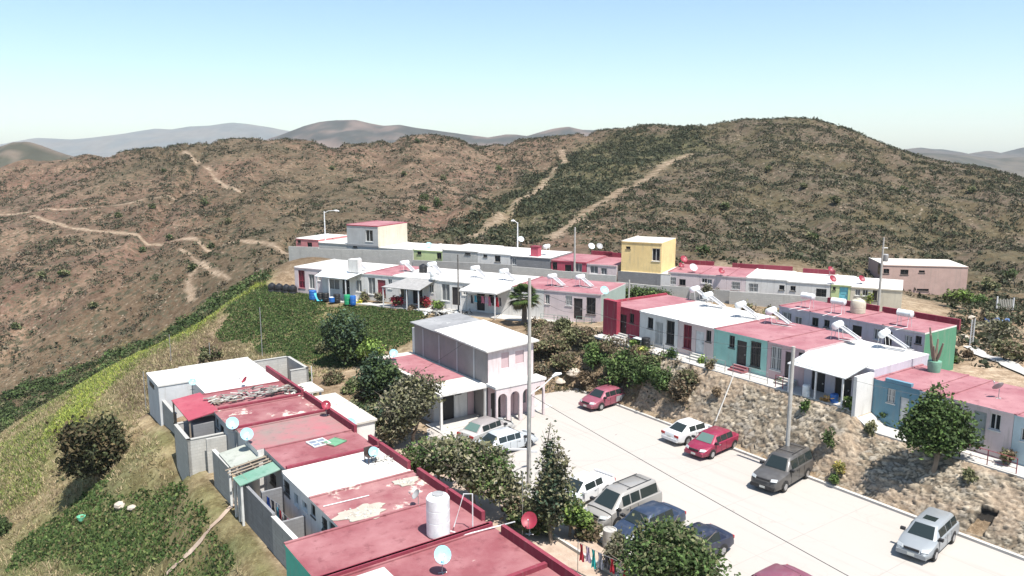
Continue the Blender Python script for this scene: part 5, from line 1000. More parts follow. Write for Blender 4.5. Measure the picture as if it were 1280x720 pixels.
def car(kind, wf, wr, paint_m, label, glassf=CARGL, sgn=1, extras=(), roofm=None, L_=None, quarter=None, heading=None, cen=None):
    """wf, wr: where the camera-side front and rear wheels stand (photo bearings on the road)"""
    T = TYPES[kind]; L_ = T['L']; hw = T['W']/2; H = T['H']; bl = T['belt']
    a = W(*wf, 0.0); b_ = W(*wr, 0.0); d = (a-b_).normalized() if heading is None else heading
    mid = (a+b_)/2; side = Vector((-d.y, d.x, 0)); 
    if side.y < 0: side = -side           # away from the camera
    c = mid+side*(hw-.05) if cen is None else cen; c.z = .005
    r = root('parked_car', c, math.atan2(d.y, d.x), label, 'car', 'cars parked on the concrete street'); wb2 = T['wb']/2; g0, g1, g2, g3 = T['gh']
    # body loft
    st = [(-L_/2, .80, .45, .70, .72), (-L_/2+.06, .92, .28, T['deck']-.10, T['deck']-.06), (-L_/2+.35, .985, .22, T['deck']-.04, T['deck']), (g0, 1, .2, bl-.03, bl+.01), (-.6, 1, .2, bl, bl+.02), (g3-.1, 1, .2, bl-.02, bl), (g3+.25, .99, .2, T['hood']-.05, T['hood']), (L_/2-.55, .965, .21, T['hood']-.13, T['hood']-.08), (L_/2-.14, .88, .24, T['hood']-.26, T['hood']-.2), (L_/2, .74, .34, .52, .55)]
    mb = MB(); R_ = []
    for x, s, zl, zs, zt in st:
        w_ = hw*s; R_.append([(x,-w_*.86,zl),(x,-w_*.985,zl+.1),(x,-w_,(zl+zs)/2+.05),(x,-w_*.965,zs-.03),(x,-w_*.86,zs+.015),(x,-w_*.45,zt),(x,w_*.45,zt),(x,w_*.86,zs+.015),(x,w_*.965,zs-.03),(x,w_,(zl+zs)/2+.05),(x,w_*.985,zl+.1),(x,w_*.86,zl)])
    n = 12; mb.v = [p for rr in R_ for p in rr]; mb.f = [(i*n+k, (i+1)*n+k, (i+1)*n+(k+1)%n, i*n+(k+1)%n) for i in range(len(st)-1) for k in range(n)]+[tuple(range(n)), tuple(range(len(st)*n-1, (len(st)-1)*n-1, -1))]; mb.m = [0]*len(mb.f)
    body = mb.build('body', paint_m, r, smooth=True, sharp=42)
    # greenhouse: base outline at the belt, roof outline above
    bw = hw*.90; rw = hw*.70; zb = bl-.03
    secs = [(g0, bw*.92, zb), (g0*.5+g1*.5, bw*.90, (zb+H)/2), (g1, rw*.96, H-.05)]
    def ring(z, xr, xf, w_, k_=.12): return [(xr,-w_*.88,z),(xr+k_,-w_,z),((xr+xf)/2,-w_*1.02,z),(xf-k_,-w_,z),(xf,-w_*.86,z),(xf,w_*.86,z),(xf-k_,w_,z),((xr+xf)/2,w_*1.02,z),(xr+k_,w_,z),(xr,w_*.88,z)]
    r0 = ring(zb, g0, g3, bw); r1 = ring(H-.07, g1, g2, rw); r2 = ring(H, g1+.14, g2-.16, rw*.84)
    mb = MB(); mb.v = r0+r1+r2; m_ = 10
    mb.f = [(k, (k+1)%m_, m_+(k+1)%m_, m_+k) for k in range(m_)]+[(m_+k, m_+(k+1)%m_, 2*m_+(k+1)%m_, 2*m_+k) for k in range(m_)]+[tuple(range(2*m_, 3*m_))]; mb.m = [0]*len(mb.f)
    top = mb.build('cabin', roofm or paint_m, r, smooth=True, sharp=42)
    # glass panels sit just proud of the cabin skin
    def lerp(p, q, t): return tuple(p[i]+(q[i]-p[i])*t for i in range(3))
    def pane(name, A, B, C, D, m, off, t0=.08, t1=.93):
        """A-B lower edge, D-C upper edge"""
        q = [lerp(A, D, t0), lerp(B, C, t0), lerp(B, C, t1), lerp(A, D, t1)]; q = [tuple(p[i]+off[i] for i in range(3)) for p in q]; MB().quad(*q).build(name, m, r)
    e = .012
    pane('windshield', lerp(r0[4], r0[5], .04), lerp(r0[5], r0[4], .04), lerp(r1[5], r1[4], .05), lerp(r1[4], r1[5], .05), glassf, (e*1.4, 0, e*1.6), .06, .96)
    pane('rear_window', lerp(r0[9], r0[0], .05), lerp(r0[0], r0[9], .05), lerp(r1[0], r1[9], .06), lerp(r1[9], r1[0], .06), glassf if kind not in ('suv', 'minivan') else CARGL, (-e*1.4, 0, e*1.4), .14 if kind != 'suv' else .25, .94)
    for s in (-1, 1):
        for x0, x1 in T['side']:
            def sp(x, t):
                xl = x+(0 if t == 0 else (g1-g0)*.55*max(0, (g2-x)/(g2-g0))**2-(g3-g2)*.62*max(0, (x-g1)/(g3-g1))**3)
                w_ = bw*1.02*(1-t)+rw*1.02*t; return (xl, s*(w_+e), zb*(1-t)+(H-.07)*t)
            q = [sp(x0, .10), sp(x1, .10), sp(x1, .86), sp(x0, .86)]
            if s > 0: q = q[::-1]
            MB().quad(*q).build('side_window', CARGL, r)
    for sx in (-1, 1):
        for s in (-1, 1):
            rad = .33 if kind in ('suv',) else .305; x = sx*wb2; y = s*(hw-.10)
            mb = MB(); prof = [(rad*.78,-.11),(rad*.97,-.1),(rad,-.05),(rad,.05),(rad*.97,.1),(rad*.78,.11)]
            vs = [(x+p*math.cos(2*PI*k/18), y+z*1.0+s*.01, rad+p*math.sin(2*PI*k/18)) for p, z in prof for k in range(18)]; fs = [(i*18+k, (i+1)*18+k, (i+1)*18+(k+1)%18, i*18+(k+1)%18) for i in range(5) for k in range(18)]+[tuple(range(18)), tuple(range(107, 89, -1))]
            wh = mb.add(vs, fs).build('wheel', BLK, r)
            yy = y+s*.125; mb = MB(); hub = rad*.62; vs = [(x, yy+s*.012, rad)]+[(x+hub*math.cos(2*PI*k/20)*(1 if k % 4 < 2 else .93), yy, rad+hub*math.sin(2*PI*k/20)*(1 if k % 4 < 2 else .93)) for k in range(20)]
            mb.add(vs, [(0, 1+k, 1+(k+1)%20) if s > 0 else (0, 1+(k+1)%20, 1+k) for k in range(20)]).build('rim', CHRM, wh)
            mb = MB(); ar = rad+.065; ya = s*(hw*.992+.008)  # dark wheel arch lip
            vs = []
            for k in range(13): t = PI*k/12; vs += [(x+(rad+.0)*math.cos(t), ya, rad+(rad+.0)*math.sin(t)*.98), (x+ar*math.cos(t), ya, rad+ar*math.sin(t))]
            mb.add(vs, [(2*k, 2*k+1, 2*k+3, 2*k+2) for k in range(12)]).build('wheel_arch', TRIM, r)
    zf = T['hood']-.27
    for s in (-1, 1):
        MB().slab((L_/2-.16,s*hw*.86,zf+.0),(L_/2-.01,s*hw*.52,zf-.0),(L_/2-.10,s*hw*.52,zf+.15),(L_/2-.28,s*hw*.86,zf+.15), .04).build('headlight', HEADL, r)
        MB().box(-L_/2-.005, -L_/2+.1, min(s*hw*.5, s*hw*.9), max(s*hw*.5, s*hw*.9), T['deck']-.28, T['deck']-.12).build('taillight', TAILL, r)
        MB().box(g3-.32, g3-.14, min(s*hw*.93, s*(hw+.16)), max(s*hw*.93, s*(hw+.16)), bl+.0, bl+.13).build('mirror', TRIM if kind != 'coupe' else paint_m, r)
    MB().box(L_/2-.10, L_/2+.04, -hw*.82, hw*.82, .30, .50).build('bumper', TRIM if kind in ('suv',) else paint_m, r); MB().box(-L_/2-.05, -L_/2+.10, -hw*.84, hw*.84, .32, .52).build('bumper', TRIM if kind == 'suv' else paint_m, r)
    MB().box(L_/2-.05, L_/2+.015, -hw*.42, hw*.42, zf-.0, zf+.10).build('grille', TRIM, r); MB().box(L_/2+.035, L_/2+.05, -.17, .17, .34, .47).build('licence_plate', PLATE, r); MB().box(-L_/2-.065, -L_/2-.045, -.17, .17, .56, .69).build('licence_plate', PLATE, r)
    for s in (-1, 1):   # shut lines and handles
        mb = MB()
        for x in (T['side'][-1][1]-.02, T['side'][-1][0]-.04, *( [T['side'][-2][0]+.25] if kind != 'coupe' else [])): mb.box(x-.007, x+.007, min(s*hw*.99, s*(hw+.004)), max(s*hw*.99, s*(hw+.004)), .34, bl-.08)
        mb.build('door_seam', TRIM, r)
        MB().box(T['side'][-1][0]+.08, T['side'][-1][0]+.26, min(s*hw*.985, s*(hw+.02)), max(s*hw*.985, s*(hw+.02)), bl-.17, bl-.13).build('door_handle', CHRM if kind != 'suv' else TRIM, r)
    if 'rack' in extras:
        for s in (-1, 1): MB().tube([(g1+.3, s*rw*.8, H+.04), (g2-.5, s*rw*.8, H+.04)], .02, 5).build('roof_rail', TRIM, r)
        for x in (g1+.6, g2-.8): MB().tube([(x, -rw*.8, H+.05), (x, rw*.8, H+.05)], .018, 5).build('roof_rail', TRIM, r)
    if 'spoiler' in extras:
        MB().slab((-L_/2+.02,-hw*.8,T['deck']+.07),(-L_/2+.22,-hw*.8,T['deck']+.09),(-L_/2+.22,hw*.8,T['deck']+.09),(-L_/2+.02,hw*.8,T['deck']+.07), .07).build('spoiler', paint_m, r)
    if 'sunroof' in extras: MB().box(g2-1.0, g2-.42, -rw*.5, rw*.5, H+.002, H+.008).build('sunroof', CARGL, r)
    if quarter:
        for s in (-1, 1): MB().box(-L_/2+.3, -.42, min(s*(hw+.001), s*(hw+.006)), max(s*(hw+.001), s*(hw+.006)), .36, bl-.12).build('rear_panel', quarter, r)
    return r
mv = -V
car('sedan', (752,513), (778,505), carpaint('car_faded_maroon', (.26,.07,.10)), 'faded maroon sedan with a grey rear side panel, farthest car on the street', quarter=carpaint('grey_primer', (.33,.32,.33)))
car('coupe', (893,546), (857,557), carpaint('car_white', (.68,.68,.68)), 'white coupe parked tail out beside the dark red sedan', heading=V.copy())
car('sedan', (890,573.5), (917,561.5), carpaint('car_red', (.24,.015,.05)), 'dark red sedan parked against the white coupe', glassf=CARGG)
car('suv', (978.5,616.5), (1010,597), carpaint('car_grey_suv', (.075,.07,.066)), 'dark grey SUV with roof rails at the foot of the tall street pole', extras=('rack',))
car('wagon', (1168,701), (1190,679), carpaint('car_silver_wagon', (.25,.27,.285)), 'silver wagon with a dark sunroof parked by the rubble wall', extras=('sunroof',))
car('coupe', (723,637), (757,620), carpaint('car_white', (.68,.68,.68)), 'white coupe nose in beside the silver beige minivan', extras=('spoiler','dark'))
car('minivan', (772,660), (813,641), carpaint('car_silver_beige', (.29,.275,.255)), 'silver beige minivan with roof rack parked nose to the planter', extras=('rack',))
car('sedan', (803,684), (845,664), carpaint('car_navy', (.022,.036,.07)), 'dark blue sedan beside the silver beige minivan')
car('sedan', (860,714), (901,696), carpaint('car_dark_navy', (.014,.018,.04)), 'navy black sedan half under the olive tree')
c_ = W(967, 722, .9)
car('sedan', (945,757), (990,733), carpaint('car_old_maroon', (.20,.06,.09)), 'old maroon sedan cut off by the bottom edge of the photo', cen=W(966, 721, 1.3))
car('sedan', (638,543), (600,558), carpaint('car_beige_silver', (.45,.44,.42)), 'silver beige sedan parked nose to the road by the arcade', roofm=carpaint('car_taupe_roof', (.28,.25,.24)), glassf=CARGG)
car('sedan', (657,562), (627,571), carpaint('car_pale_blue_silver', (.46,.49,.51)), 'pale blue silver sedan just below the silver beige one', heading=None)

# ------------------------------------------------------------------ satellite dishes
def dish(base, az, m, label, h=.6, rad=.42, el=40, name='satellite_dish'):
    rad *= .84
    r = root(name, base, math.radians(az), label, 'satellite dish', 'satellite dishes')
    MB().tube([(0,0,-.02),(0,0,h)], .022, 6).tube([(-.18,0,.01),(.18,0,.01)], .02, 4).tube([(0,-.18,.01),(0,.18,.01)], .02, 4).build('mast', STEEL, r)
    mb = MB(); n = 18; R_ = []; e = math.radians(el)
    dirv = Vector((math.cos(e), 0, math.sin(e))); up = Vector((-math.sin(e), 0, math.cos(e))); sd_ = Vector((0,1,0)); c = Vector((.05,0,h+.05)); vs = [tuple(c)]; 
    for k_, (q, dz) in enumerate(((.4,.02),(.75,.07),(1,.12))):
        vs += [tuple(c+(up*math.cos(2*PI*k/n)*1.08+sd_*math.sin(2*PI*k/n))*rad*q+dirv*dz) for k in range(n)]
    fs = [(0, 1+k, 1+(k+1)%n) for k in range(n)]+[(1+i*n+k, 1+(i+1)*n+k, 1+(i+1)*n+(k+1)%n, 1+i*n+(k+1)%n) for i in range(2) for k in range(n)]
    b_ = len(vs); vs += [tuple(Vector(p)-dirv*.012) for p in vs]; fs += [tuple(reversed([i+b_ for i in f])) for f in fs]+[(1+2*n+k, b_+1+2*n+k, b_+1+2*n+(k+1)%n, 1+2*n+(k+1)%n) for k in range(n)]
    mb.add(vs, fs).build('reflector', m, r, smooth=True)
    f0 = c-up*rad*.95+dirv*.1; f1 = c+dirv*.5-up*.08; MB().tube([f0, f1], .014, 5).tube([f1, f1+dirv*-.1], .035, 6).build('feed_arm', STEEL, r); return r
def rz_(px, py, z): return W(px, py, z)
SOUTH = math.degrees(math.atan2(-.75, .35))
for px, py, z, m, h, rad, lb, az in [(553,716,3.0,DISHC,.75,.42,'pale blue dish on the nearest red roof',-75),(662,668,3.3,DISHR,.62,.42,'red dish on the maroon parapet of the nearest roof',-100),
    (291,541,3.0,DISHC,.55,.45,'pale blue dish at the back edge of the cream patched roof',-65),(309,554,3.0,DISHC,.5,.44,'pale blue dish at the corner of the half grey roof',-65),
    (408,519,3.05,DISHR,.62,.36,'red dish on the maroon parapet above the cream annexe',-70),(467,577,3.0,DISHC,.5,.34,'pale blue dish at the far right corner of the white roof',-70),
    (438,540,2.3,DISHC,.5,.42,'pale blue dish below the parapet beside the annexe slab',-60),(241,487,3.05,DISHC,.5,.30,'small pale dish at the edge of the white far roof',-60),(308,482,3.05,DISHR,.35,.32,'dark red dish on the white far roof',-150),
    (492,450,2.87,DISHC,.5,.42,'pale blue dish at the back corner of the red roofed wing',-70),(523,632,3.0,DISHG,.5,.28,'small grey dish left of the tall water tank',-150),
    (1248,498,5.8,DISHG,.6,.38,'grey dish seen from behind on the light rose house roof',100)]:
    dish(rz_(px, py, z), az, m, lb, h, rad)
def onB(px, d, z, off=0): t = tb_(px, 330); p = PB.pt(t, d); return Vector((px and ((px-640)/F)*1.0, 0, 0)) if 0 else Vector((p.x, p.y, z))
def roofpt(px, py, z): return W(px, py, z)
for px, py, z, m, h, rad, lb in [(739,317,7.0,DISHW,.9,.5,'left of two pale dishes above the deep pink house'),(749,317,7.0,DISHG,.9,.5,'right of two pale dishes above the deep pink house'),(651,306,7.4,DISHW,.7,.5,'pale dish beside the back street lamp pole'),
    (854,333,6.75,DISHR,.8,.5,'bright red dish above the maroon parapet right of the yellow house'),(851,336,6.7,DISHR,.35,.35,'small dark red dish below the bright red one'),(866,340,6.7,DISHW,.45,.52,'white dish on the pale roof right of the yellow house'),(901,344,6.65,DISHR,.4,.42,'dark red dish on the pink roof beside the long maroon parapet'),
    (1040,354,6.55,DISHR,.4,.45,'dark red dish at the end of the maroon parapet above the aqua house'),(1037,344,6.6,DISHR,.6,.38,'small faded red dish behind the aqua house'),(1076,354,6.45,DISHR,.4,.42,'dark red dish on the cream white end house'),(536,310,7.3,DISHC,.3,.5,'pale blue dish lying on the lime house roof'),
    (755,370,6.15,DISHC,.5,.5,'pale blue dish at the right corner of the middle row')]:
    dish(roofpt(px, py, z), -75, m, lb, h, rad)
# ------------------------------------------------------------------ water tanks and heaters
r = root('water_tank', W(548, 668, 3.02), 0, 'tall white cylindrical water tank on the red roof in the foreground', 'water tank')
MB().lathe([(.50,0),(.53,.05),(.53,.7),(.515,.72),(.53,.74),(.53,1.25),(.515,1.27),(.53,1.29),(.53,1.76),(.46,1.86),(.25,1.92)], 28).build('tank_body', WPL, r, smooth=True, sharp=30)
MB().lathe([(.25,1.91),(.27,1.93),(.27,1.97),(.1,2.0)], 18).build('lid', DISHG, r, smooth=True)
r = root('roof_pipes', W(570, 665, 3.02), 0, 'white water pipes standing on the roof right of the tall tank', 'pipes')
MB().tube([(-.1,.1,.2),(.35,.3,1.7),(.75,.2,1.75),(.75,.2,.05)], .03, 6).build('riser', METW, r)
r2 = root('roof_pipes', W(563, 669, 3.02), 0, 'long white pipe lying from the tall tank to the parapet', 'pipes'); MB().tube([(0,0,.2),(.6,-.1,.06),(2.4,.9,.06),(2.9,.7,.3)], .03, 6).build('pipe', METW, r2)
def tankround(p, rad, h, m, label):
    r = root('water_tank', p, 0, label, 'water tank', 'plastic water tanks'); k = rad
    MB().lathe([(k*.94,0),(k,.04),(k,h*.33),(k*.97,h*.35),(k,h*.37),(k,h*.7),(k*.85,h*.84),(k*.45,h*.94),(k*.3,h*.95)], 20).build('tank_body', m, r, smooth=True, sharp=30); MB().lathe([(k*.34,h*.94),(k*.34,h),(k*.1,h*1.02)], 14).build('lid', m, r); return r
tankround(W(1072,391,7.2), .58, 1.2, BGP, 'round beige water tank on the pink roof behind the street')
tankround(W(529,340,6.25), .48, .95, BPL, 'small black water tank on the middle row roof')
for i, (px, lb) in enumerate([(340,'leftmost black water tank of the line by the white end house'),(349,'second black water tank from the left by the white end house'),(358,'third black water tank from the left by the white end house'),(366,'black water tank nearest to the white end house')]):
    tankround(PA.pt(PA.off(-.8).hit(px, 360)[0], -.8, 3.0), .48, 1.25, BPL, lb)
tankround(W(541,349.5,6.2)+Vector((0,0,0)), .3, 1.0, WPL, 'small white round tank right of the black roof tank')
def heater(p, az, label, L_=1.5, m=WPL, tubes=True):
    """rooftop solar heater: drum on a frame, collector sloping down beside it"""
    r = root('solar_heater', p, math.radians(az), label, 'water heater', 'white rooftop heaters')
    mb = MB(); prof = [(.0,-.02),(.2,0),(.27,.05),(.27,L_-.05),(.2,L_),(.0,L_+.02)]; n = 16; vs = [(-L_/2+z, q*math.cos(2*PI*k/n), 1.0+q*math.sin(2*PI*k/n)) for q, z in prof for k in range(n)]
    mb.add(vs, [(i*n+k, i*n+(k+1)%n, (i+1)*n+(k+1)%n, (i+1)*n+k) for i in range(5) for k in range(n)]).build('drum', m, r, smooth=True)
    mb = MB()
    for x in (-L_*.35, L_*.35): mb.tube([(x,-.2,.8),(x,-.3,0)], .02, 4).tube([(x,.2,.8),(x,.3,0)], .02, 4).tube([(x,-.3,.05),(x,-1.9,.05)], .02, 4)
    mb.build('frame', METW, r)
    if tubes: MB().slab((-L_*.22,-1.5,.2),(L_*.22,-1.5,.2),(L_*.22,-.25,.9),(-L_*.22,-.25,.9), .04).build('collector', flat('collector_tubes', (.30,.30,.31), .3), r); MB().tube([(-L_*.24,-1.6,.2),(-L_*.27,-.25,.95)], .035, 5).tube([(L_*.24,-1.6,.2),(L_*.27,-.25,.95)], .035, 5).build('side_rail', METW, r)
    return r
AZU = math.degrees(ROT_U)
for px, py, z, az, lb in [(868,375,6.75,AZU+90,'white heater on the burgundy house roof'),(884,383,6.73,AZU+90,'white heater on the white terraced house roof'),(963,404,6.7,AZU+90,'white heater on the aqua house roof'),(925,396,6.72,AZU+90,'white heater at the back of the pale pink house roof'),(1046,423,6.7,AZU+90,'white heater on the rose pink house roof'),(1104,434,6.5,AZU+90,'white heater with a slanting rail on the canopy house roof'),
    (1009,385,7.2,AZU,'white drum at the back of the lilac end house roof'),(1047,392,7.2,AZU+10,'white drum left of the round beige tank'),(1130,408,7.2,AZU,'white drum on the green walled house roof'),
    (446,336,6.3,60,'white heater on the canopied white house of the middle row'),(506,339,6.2,60,'white heater on the maroon door house roof'),(540,341,6.25,60,'white heater right of the black roof tank'),(594,346,6.2,60,'white heater above the dark power pole house'),(630,350,6.1,60,'white heater on the laundry porch house'),(690,357,6.1,60,'left white heater on the pink roofed end of the middle row'),(725,358,6.1,60,'right white heater on the pink roofed end of the middle row'),
    (683,318,7.35,60,'jumbled white drums beside the red chimney box')]:
    heater(W(px, py, z), 48 if z < 7 else az, lb, 1.15, tubes=(z < 7))
r = root('chimney_box', W(670,320,7.3), PB.rot, 'red chimney box on the white roof of the back row', 'chimney'); MB().box(-.5,.5,-.5,.5,0,1.15).build('box', REDW, r); MB().box(-.56,.56,-.56,.56,1.152,1.25).build('cap', MARO, r)
r = root('chimney_box', W(444,340,6.3), PA.rot, 'white masonry box on the canopied white house of the middle row', 'chimney'); MB().box(-.7,.7,-.4,.4,0,1.5).build('box', WHITE, r)
# things lying on the lower row roofs
def lying(name, px, py, z, rz, label, cat, build):
    r = root(name, W(px, py, z), rz, label, cat); build(r); return r
lying('window_frame', 398, 554, 3.02, ROT_U+.1, 'white framed window lying on a red roof', 'window', lambda r: (MB().box(-.55,.55,-.55,-.47,0,.07).box(-.55,.55,.47,.55,0,.07).box(-.55,-.47,-.47,.47,0,.07).box(.47,.55,-.47,.47,0,.07).box(-.03,.03,-.47,.47,0,.06).box(-.47,.47,-.03,.03,0,.055).build('frame', FRW, r), MB().box(-.47,.47,-.47,.47,.01,.03).build('pane', flat('grey_blue_pane', (.2,.23,.28), .2), r)))
lying('panel', 418, 553, 3.02, ROT_U+.4, 'square green panel lying on a red roof', 'panel', lambda r: (MB().box(-.5,.5,-.5,.5,0,.05).build('sheet', flat('green_panel', (.12,.28,.16), .6), r), MB().box(-.5,.5,-.54,-.5,0,.09).box(-.5,.5,.5,.54,0,.09).build('frame', WOOD, r)))
def debris(r):
    rg = random.Random(9); mb = MB()
    for i in range(150):
        x = rg.uniform(-3.0,3.2); y = rg.uniform(-1.0,1.0)*(1-.2*abs(x)/3); l = rg.uniform(.2,.9); a = rg.uniform(-.5,.9) if rg.random() < .7 else rg.uniform(0,PI); z = rg.uniform(.02,.28)*(1-abs(x)/4); d = Vector((math.cos(a), math.sin(a), rg.uniform(-.15,.15)))*l/2; s = Vector((-math.sin(a), math.cos(a), 0))*rg.uniform(.02,.09)
        c = Vector((x,y,z+.05)); mb.slab(c-d-s, c+d-s, c+d+s, c-d+s, .03, rg.choice((0,0,1,2,3)))
    o = mb.build('boards', [flat('grey_board', (.24,.23,.21), .9), WOOD, flat('pale_board', (.45,.44,.4), .9), flat('charred_board', (.05,.045,.04), .9)], r); o['kind'] = 'stuff'
lying('scrap_pile', 318, 493, 3.1, ROT_U+PI/2, 'heap of scrap boards and rubble on a red roof', 'scrap heap', debris)
def rubp(n, sx, sy, mats, h=.08, s=.12):
    def f(r):
        rg = random.Random(n); mb = MB()
        for i in range(n):
            q = rg.gauss(0,.45); w_ = rg.gauss(0,.45); k = rg.uniform(.3,1)*s; c = Vector((q*sx, w_*sy, 0)); a = rg.uniform(0,PI); e = Vector((math.cos(a),math.sin(a),0)); g = Vector((-e.y,e.x,0)); mb.slab(c-e*k-g*k*.6+Vector((0,0,h*rg.random()+.01)), c+e*k-g*k*.5+Vector((0,0,h*rg.random()+.01)), c+e*k+g*k*.6+Vector((0,0,h)), c-e*k+g*k*.5+Vector((0,0,h)), .03, rg.randrange(len(mats)))
        mb.build('pieces', mats, r)['kind'] = 'stuff'
    return f
def screed(sx, sy, seed):
    def f(r):
        rg = random.Random(seed); n = 40; P = []
        for i in range(n): a = 2*PI*i/n; q = 1+.16*math.sin(3*a+seed)+.12*math.sin(7*a)+rg.uniform(-.1,.1); P.append((sx*q*math.cos(a), sy*q*math.sin(a)))
        MB().prism(P, 0, .02).build('screed', roofmat('pale_screed', (.34,.30,.25), (.42,.38,.32), (.25,.2,.17), .5, .6), r)
        rubp(60, sx*.8, sy*.8, PALE, .05, .07)(r)
    return f
PALE = [flat('pale_flake', (.5,.48,.42), .9), flat('grey_flake', (.36,.35,.32), .9)]
lying('rubble_patch', 452, 641, 3.02, ROT_U, 'pale rubble patch on the second red roof', 'rubble', screed(.75, 1.25, 1)); lying('rubble_patch', 508, 602, 3.02, ROT_U, 'small pale rubble patch near the parapet', 'rubble', screed(.45, .7, 2))
lying('rubble_patch', 475, 575, 3.02, ROT_U, 'scattered scrap at the corner of the white roof', 'rubble', rubp(40, .7, .8, PALE)); lying('rubble_patch', 368, 490, 3.03, ROT_U, 'scrap by the parapet of the heap roof', 'rubble', rubp(60, 1.0, .7, PALE+[BPL]))
def chairf(m):
    def f(r):
        MB().box(-.25,.25,-.25,.25,.38,.42).build('seat', m, r); MB().box(-.25,.25,.22,.26,.42,.85).build('backrest', m, r)
        for x in (-.22,.22):
            for y in (-.22,.22): MB().box(x-.02,x+.02,y-.02,y+.02,0,.38).build('leg', m, r)
    return f
lying('broken_chair', 463, 578, 3.02, .7, 'dark broken chair under the pale dish on the white roof', 'chair', chairf(flat('dark_metal', (.06,.04,.035), .6)))
r = lying('roof_pole', 404, 634, 3.0, 0, 'white pipe lying on the second red roof', 'pipe', lambda r: MB().tube([(0,0,.04),(2.0,1.25,.04)], .03, 5).build('pipe', METW, r))
# ------------------------------------------------------------------ poles, lamps, wires
def pole(base, h, r0, r1, label, name='utility_pole', cat='pole', m=POLEM, group=None):
    r = root(name, base, 0, label, cat, group); MB().tube([(0,0,-.4),(0,0,h*.5),(0,0,h)], [r0, (r0+r1)/2, r1], 10).build('shaft', m, r, smooth=True); return r
p1 = W(661, 612, 0); r = pole(p1, 12.9, .15, .09, 'tall pale utility pole with a street lamp arm beside the pink arcade building')
MB().tube([(0,0,5.9),(.8,.5,6.3),(1.45,1.0,6.75)], [.04,.035,.03], 6).build('lamp_arm', METW, r); MB().tube([(1.4,.97,6.74),(1.62,1.1,6.84),(1.95,1.3,6.84)], [.06,.13,.07], 8).build('lamp_head', METW, r, smooth=True)
MB().box(-1.3,.1,-.06,.06,2.5,2.6).box(-.1,.5,-.05,.05,2.35,2.45).build('crossarm', METW, r)
p2 = W(983, 563, 0); P2L = Plane(V.x*41.3, V.y*41.3, U.x, U.y); p2 = P3(P2L.hit(982.5, 585)[0], 41.3, 0); r = pole(p2, P2L.hit(991, 433)[1], .14, .11, 'pale street pole standing at the foot of the rubble wall behind the dark grey SUV')
r = pole(PA.pt(PA.off(-1.2).hit(573, 380)[0], -1.2, 3.0), 6.3, .09, .07, 'thin dark power pole in front of the cream white house', m=flat('dark_pole', (.12,.11,.10), .9))
q = WY(718, 345, 93); r = pole(Vector((q.x, q.y, 4.9)), WY(718, 284, 93).z-4.9, .14, .10, 'plain pale pole behind the deep pink house')
q = WY(407, 310, 112); r = pole(Vector((q.x, q.y, 5.0)), WY(407, 264, 112).z-5.0, .12, .07, 'street lamp with an arm to the right behind the salmon red house', 'street_lamp', 'street lamp', METW)
hz_ = WY(407, 264, 112).z-5.0; MB().tube([(0,0,hz_-.25),(.6,0,hz_+.05),(1.6,0,hz_+.1)], [.05,.04,.04], 6).build('lamp_arm', METW, r); MB().tube([(1.4,0,hz_+.1),(1.7,0,hz_+.08),(2.15,0,hz_)], [.06,.13,.07], 8).build('lamp_head', METW, r, smooth=True)
q = WY(647, 330, 104); r = pole(Vector((q.x, q.y, 4.9)), WY(647, 278, 104).z-4.9, .11, .07, 'street lamp with an arm to the left behind the white house', 'street_lamp', 'street lamp', METW)
hz_ = WY(647, 278, 104).z-4.9; MB().tube([(0,0,hz_-.1),(-.4,0,hz_+.2)], .04, 6).build('lamp_arm', METW, r); MB().tube([(-.35,0,hz_+.2),(-.6,0,hz_+.25),(-.85,0,hz_+.2)], [.06,.14,.07], 8).build('lamp_head', METW, r, smooth=True)
q = WY(1098, 384, 75.5); hh = WY(1102, 297, 75.5).z-4.0; r = pole(Vector((q.x, q.y, 4.0)), hh, .15, .07, 'tall utility pole with a transformer right of the round beige tank')
MB().tube([(-.1,0,hh-1.0),(.45,0,hh-1.0)], .04, 5).build('crossarm', METW, r); MB().lathe([(.22,hh-2.3),(.26,hh-2.2),(.26,hh-1.65),(.2,hh-1.6)], 12, (.3,0,0)).build('transformer', DISHG, r, smooth=True)
q = W(770, 385, 4.5); r = pole(PA.pt(PA.hit(770,370)[0]+.5, 2.5, 3.2), WY(770,350,PA.pt(PA.hit(770,370)[0]+.5, 2.5).y).z-3.2, .09, .08, 'pale service post at the right end of the middle row')
r = pole(W(663, 430, 3.0), 3.2, .06, .05, 'thin white post in front of the palm') if 0 else pole(PA.pt(PA.off(-4.5).hit(661,400)[0], -4.5, 2.8), 2.9, .07, .06, 'short white post in front of the palm', 'post', 'post', METW)
for px, py, h, lb in [(183,515,3.6,'leftmost thin fence post behind the white far house'),(214,452,3.0,'second thin fence post behind the white far house'),(263,452,2.0,'short white post on the slope behind the white far house'),(328,445,5.0,'thin grey wire pole on the green bank'),(385,455,2.8,'white post at the corner of the block enclosure')]:
    b0 = hit(px, py) if px != 385 else P3(-60.6, 22.5, -.1); pole(b0, h, .045, .04, lb, 'post', 'post', STEEL if px != 385 else METW, 'thin posts on the slope')
pole(W(852*0+653, 670, 0)+Vector((0,0,0)), 3.6, .03, .03, 'thin metal rod beside the red dish', 'rod', 'rod', STEEL)
def wire(a, b_, sag, label, rad=.016, seg=24):
    mb = MB(); pts = []
    for i in range(seg+1): t = i/seg; p = a.lerp(b_, t); p.z -= sag*4*t*(1-t); pts.append(p-a)
    mb.tube(pts, rad, 4); o = mb.build('overhead_wire', TRIM, loc=a); tag(o, label, 'wire', 'overhead wires'); return o
a = p1+Vector((.1,0,5.9)); d_ = W(1075, 720, 5.1)-a; wire(a, a+d_*1.7, .25, 'thin wire running from the lamp pole over the street towards the lower right')
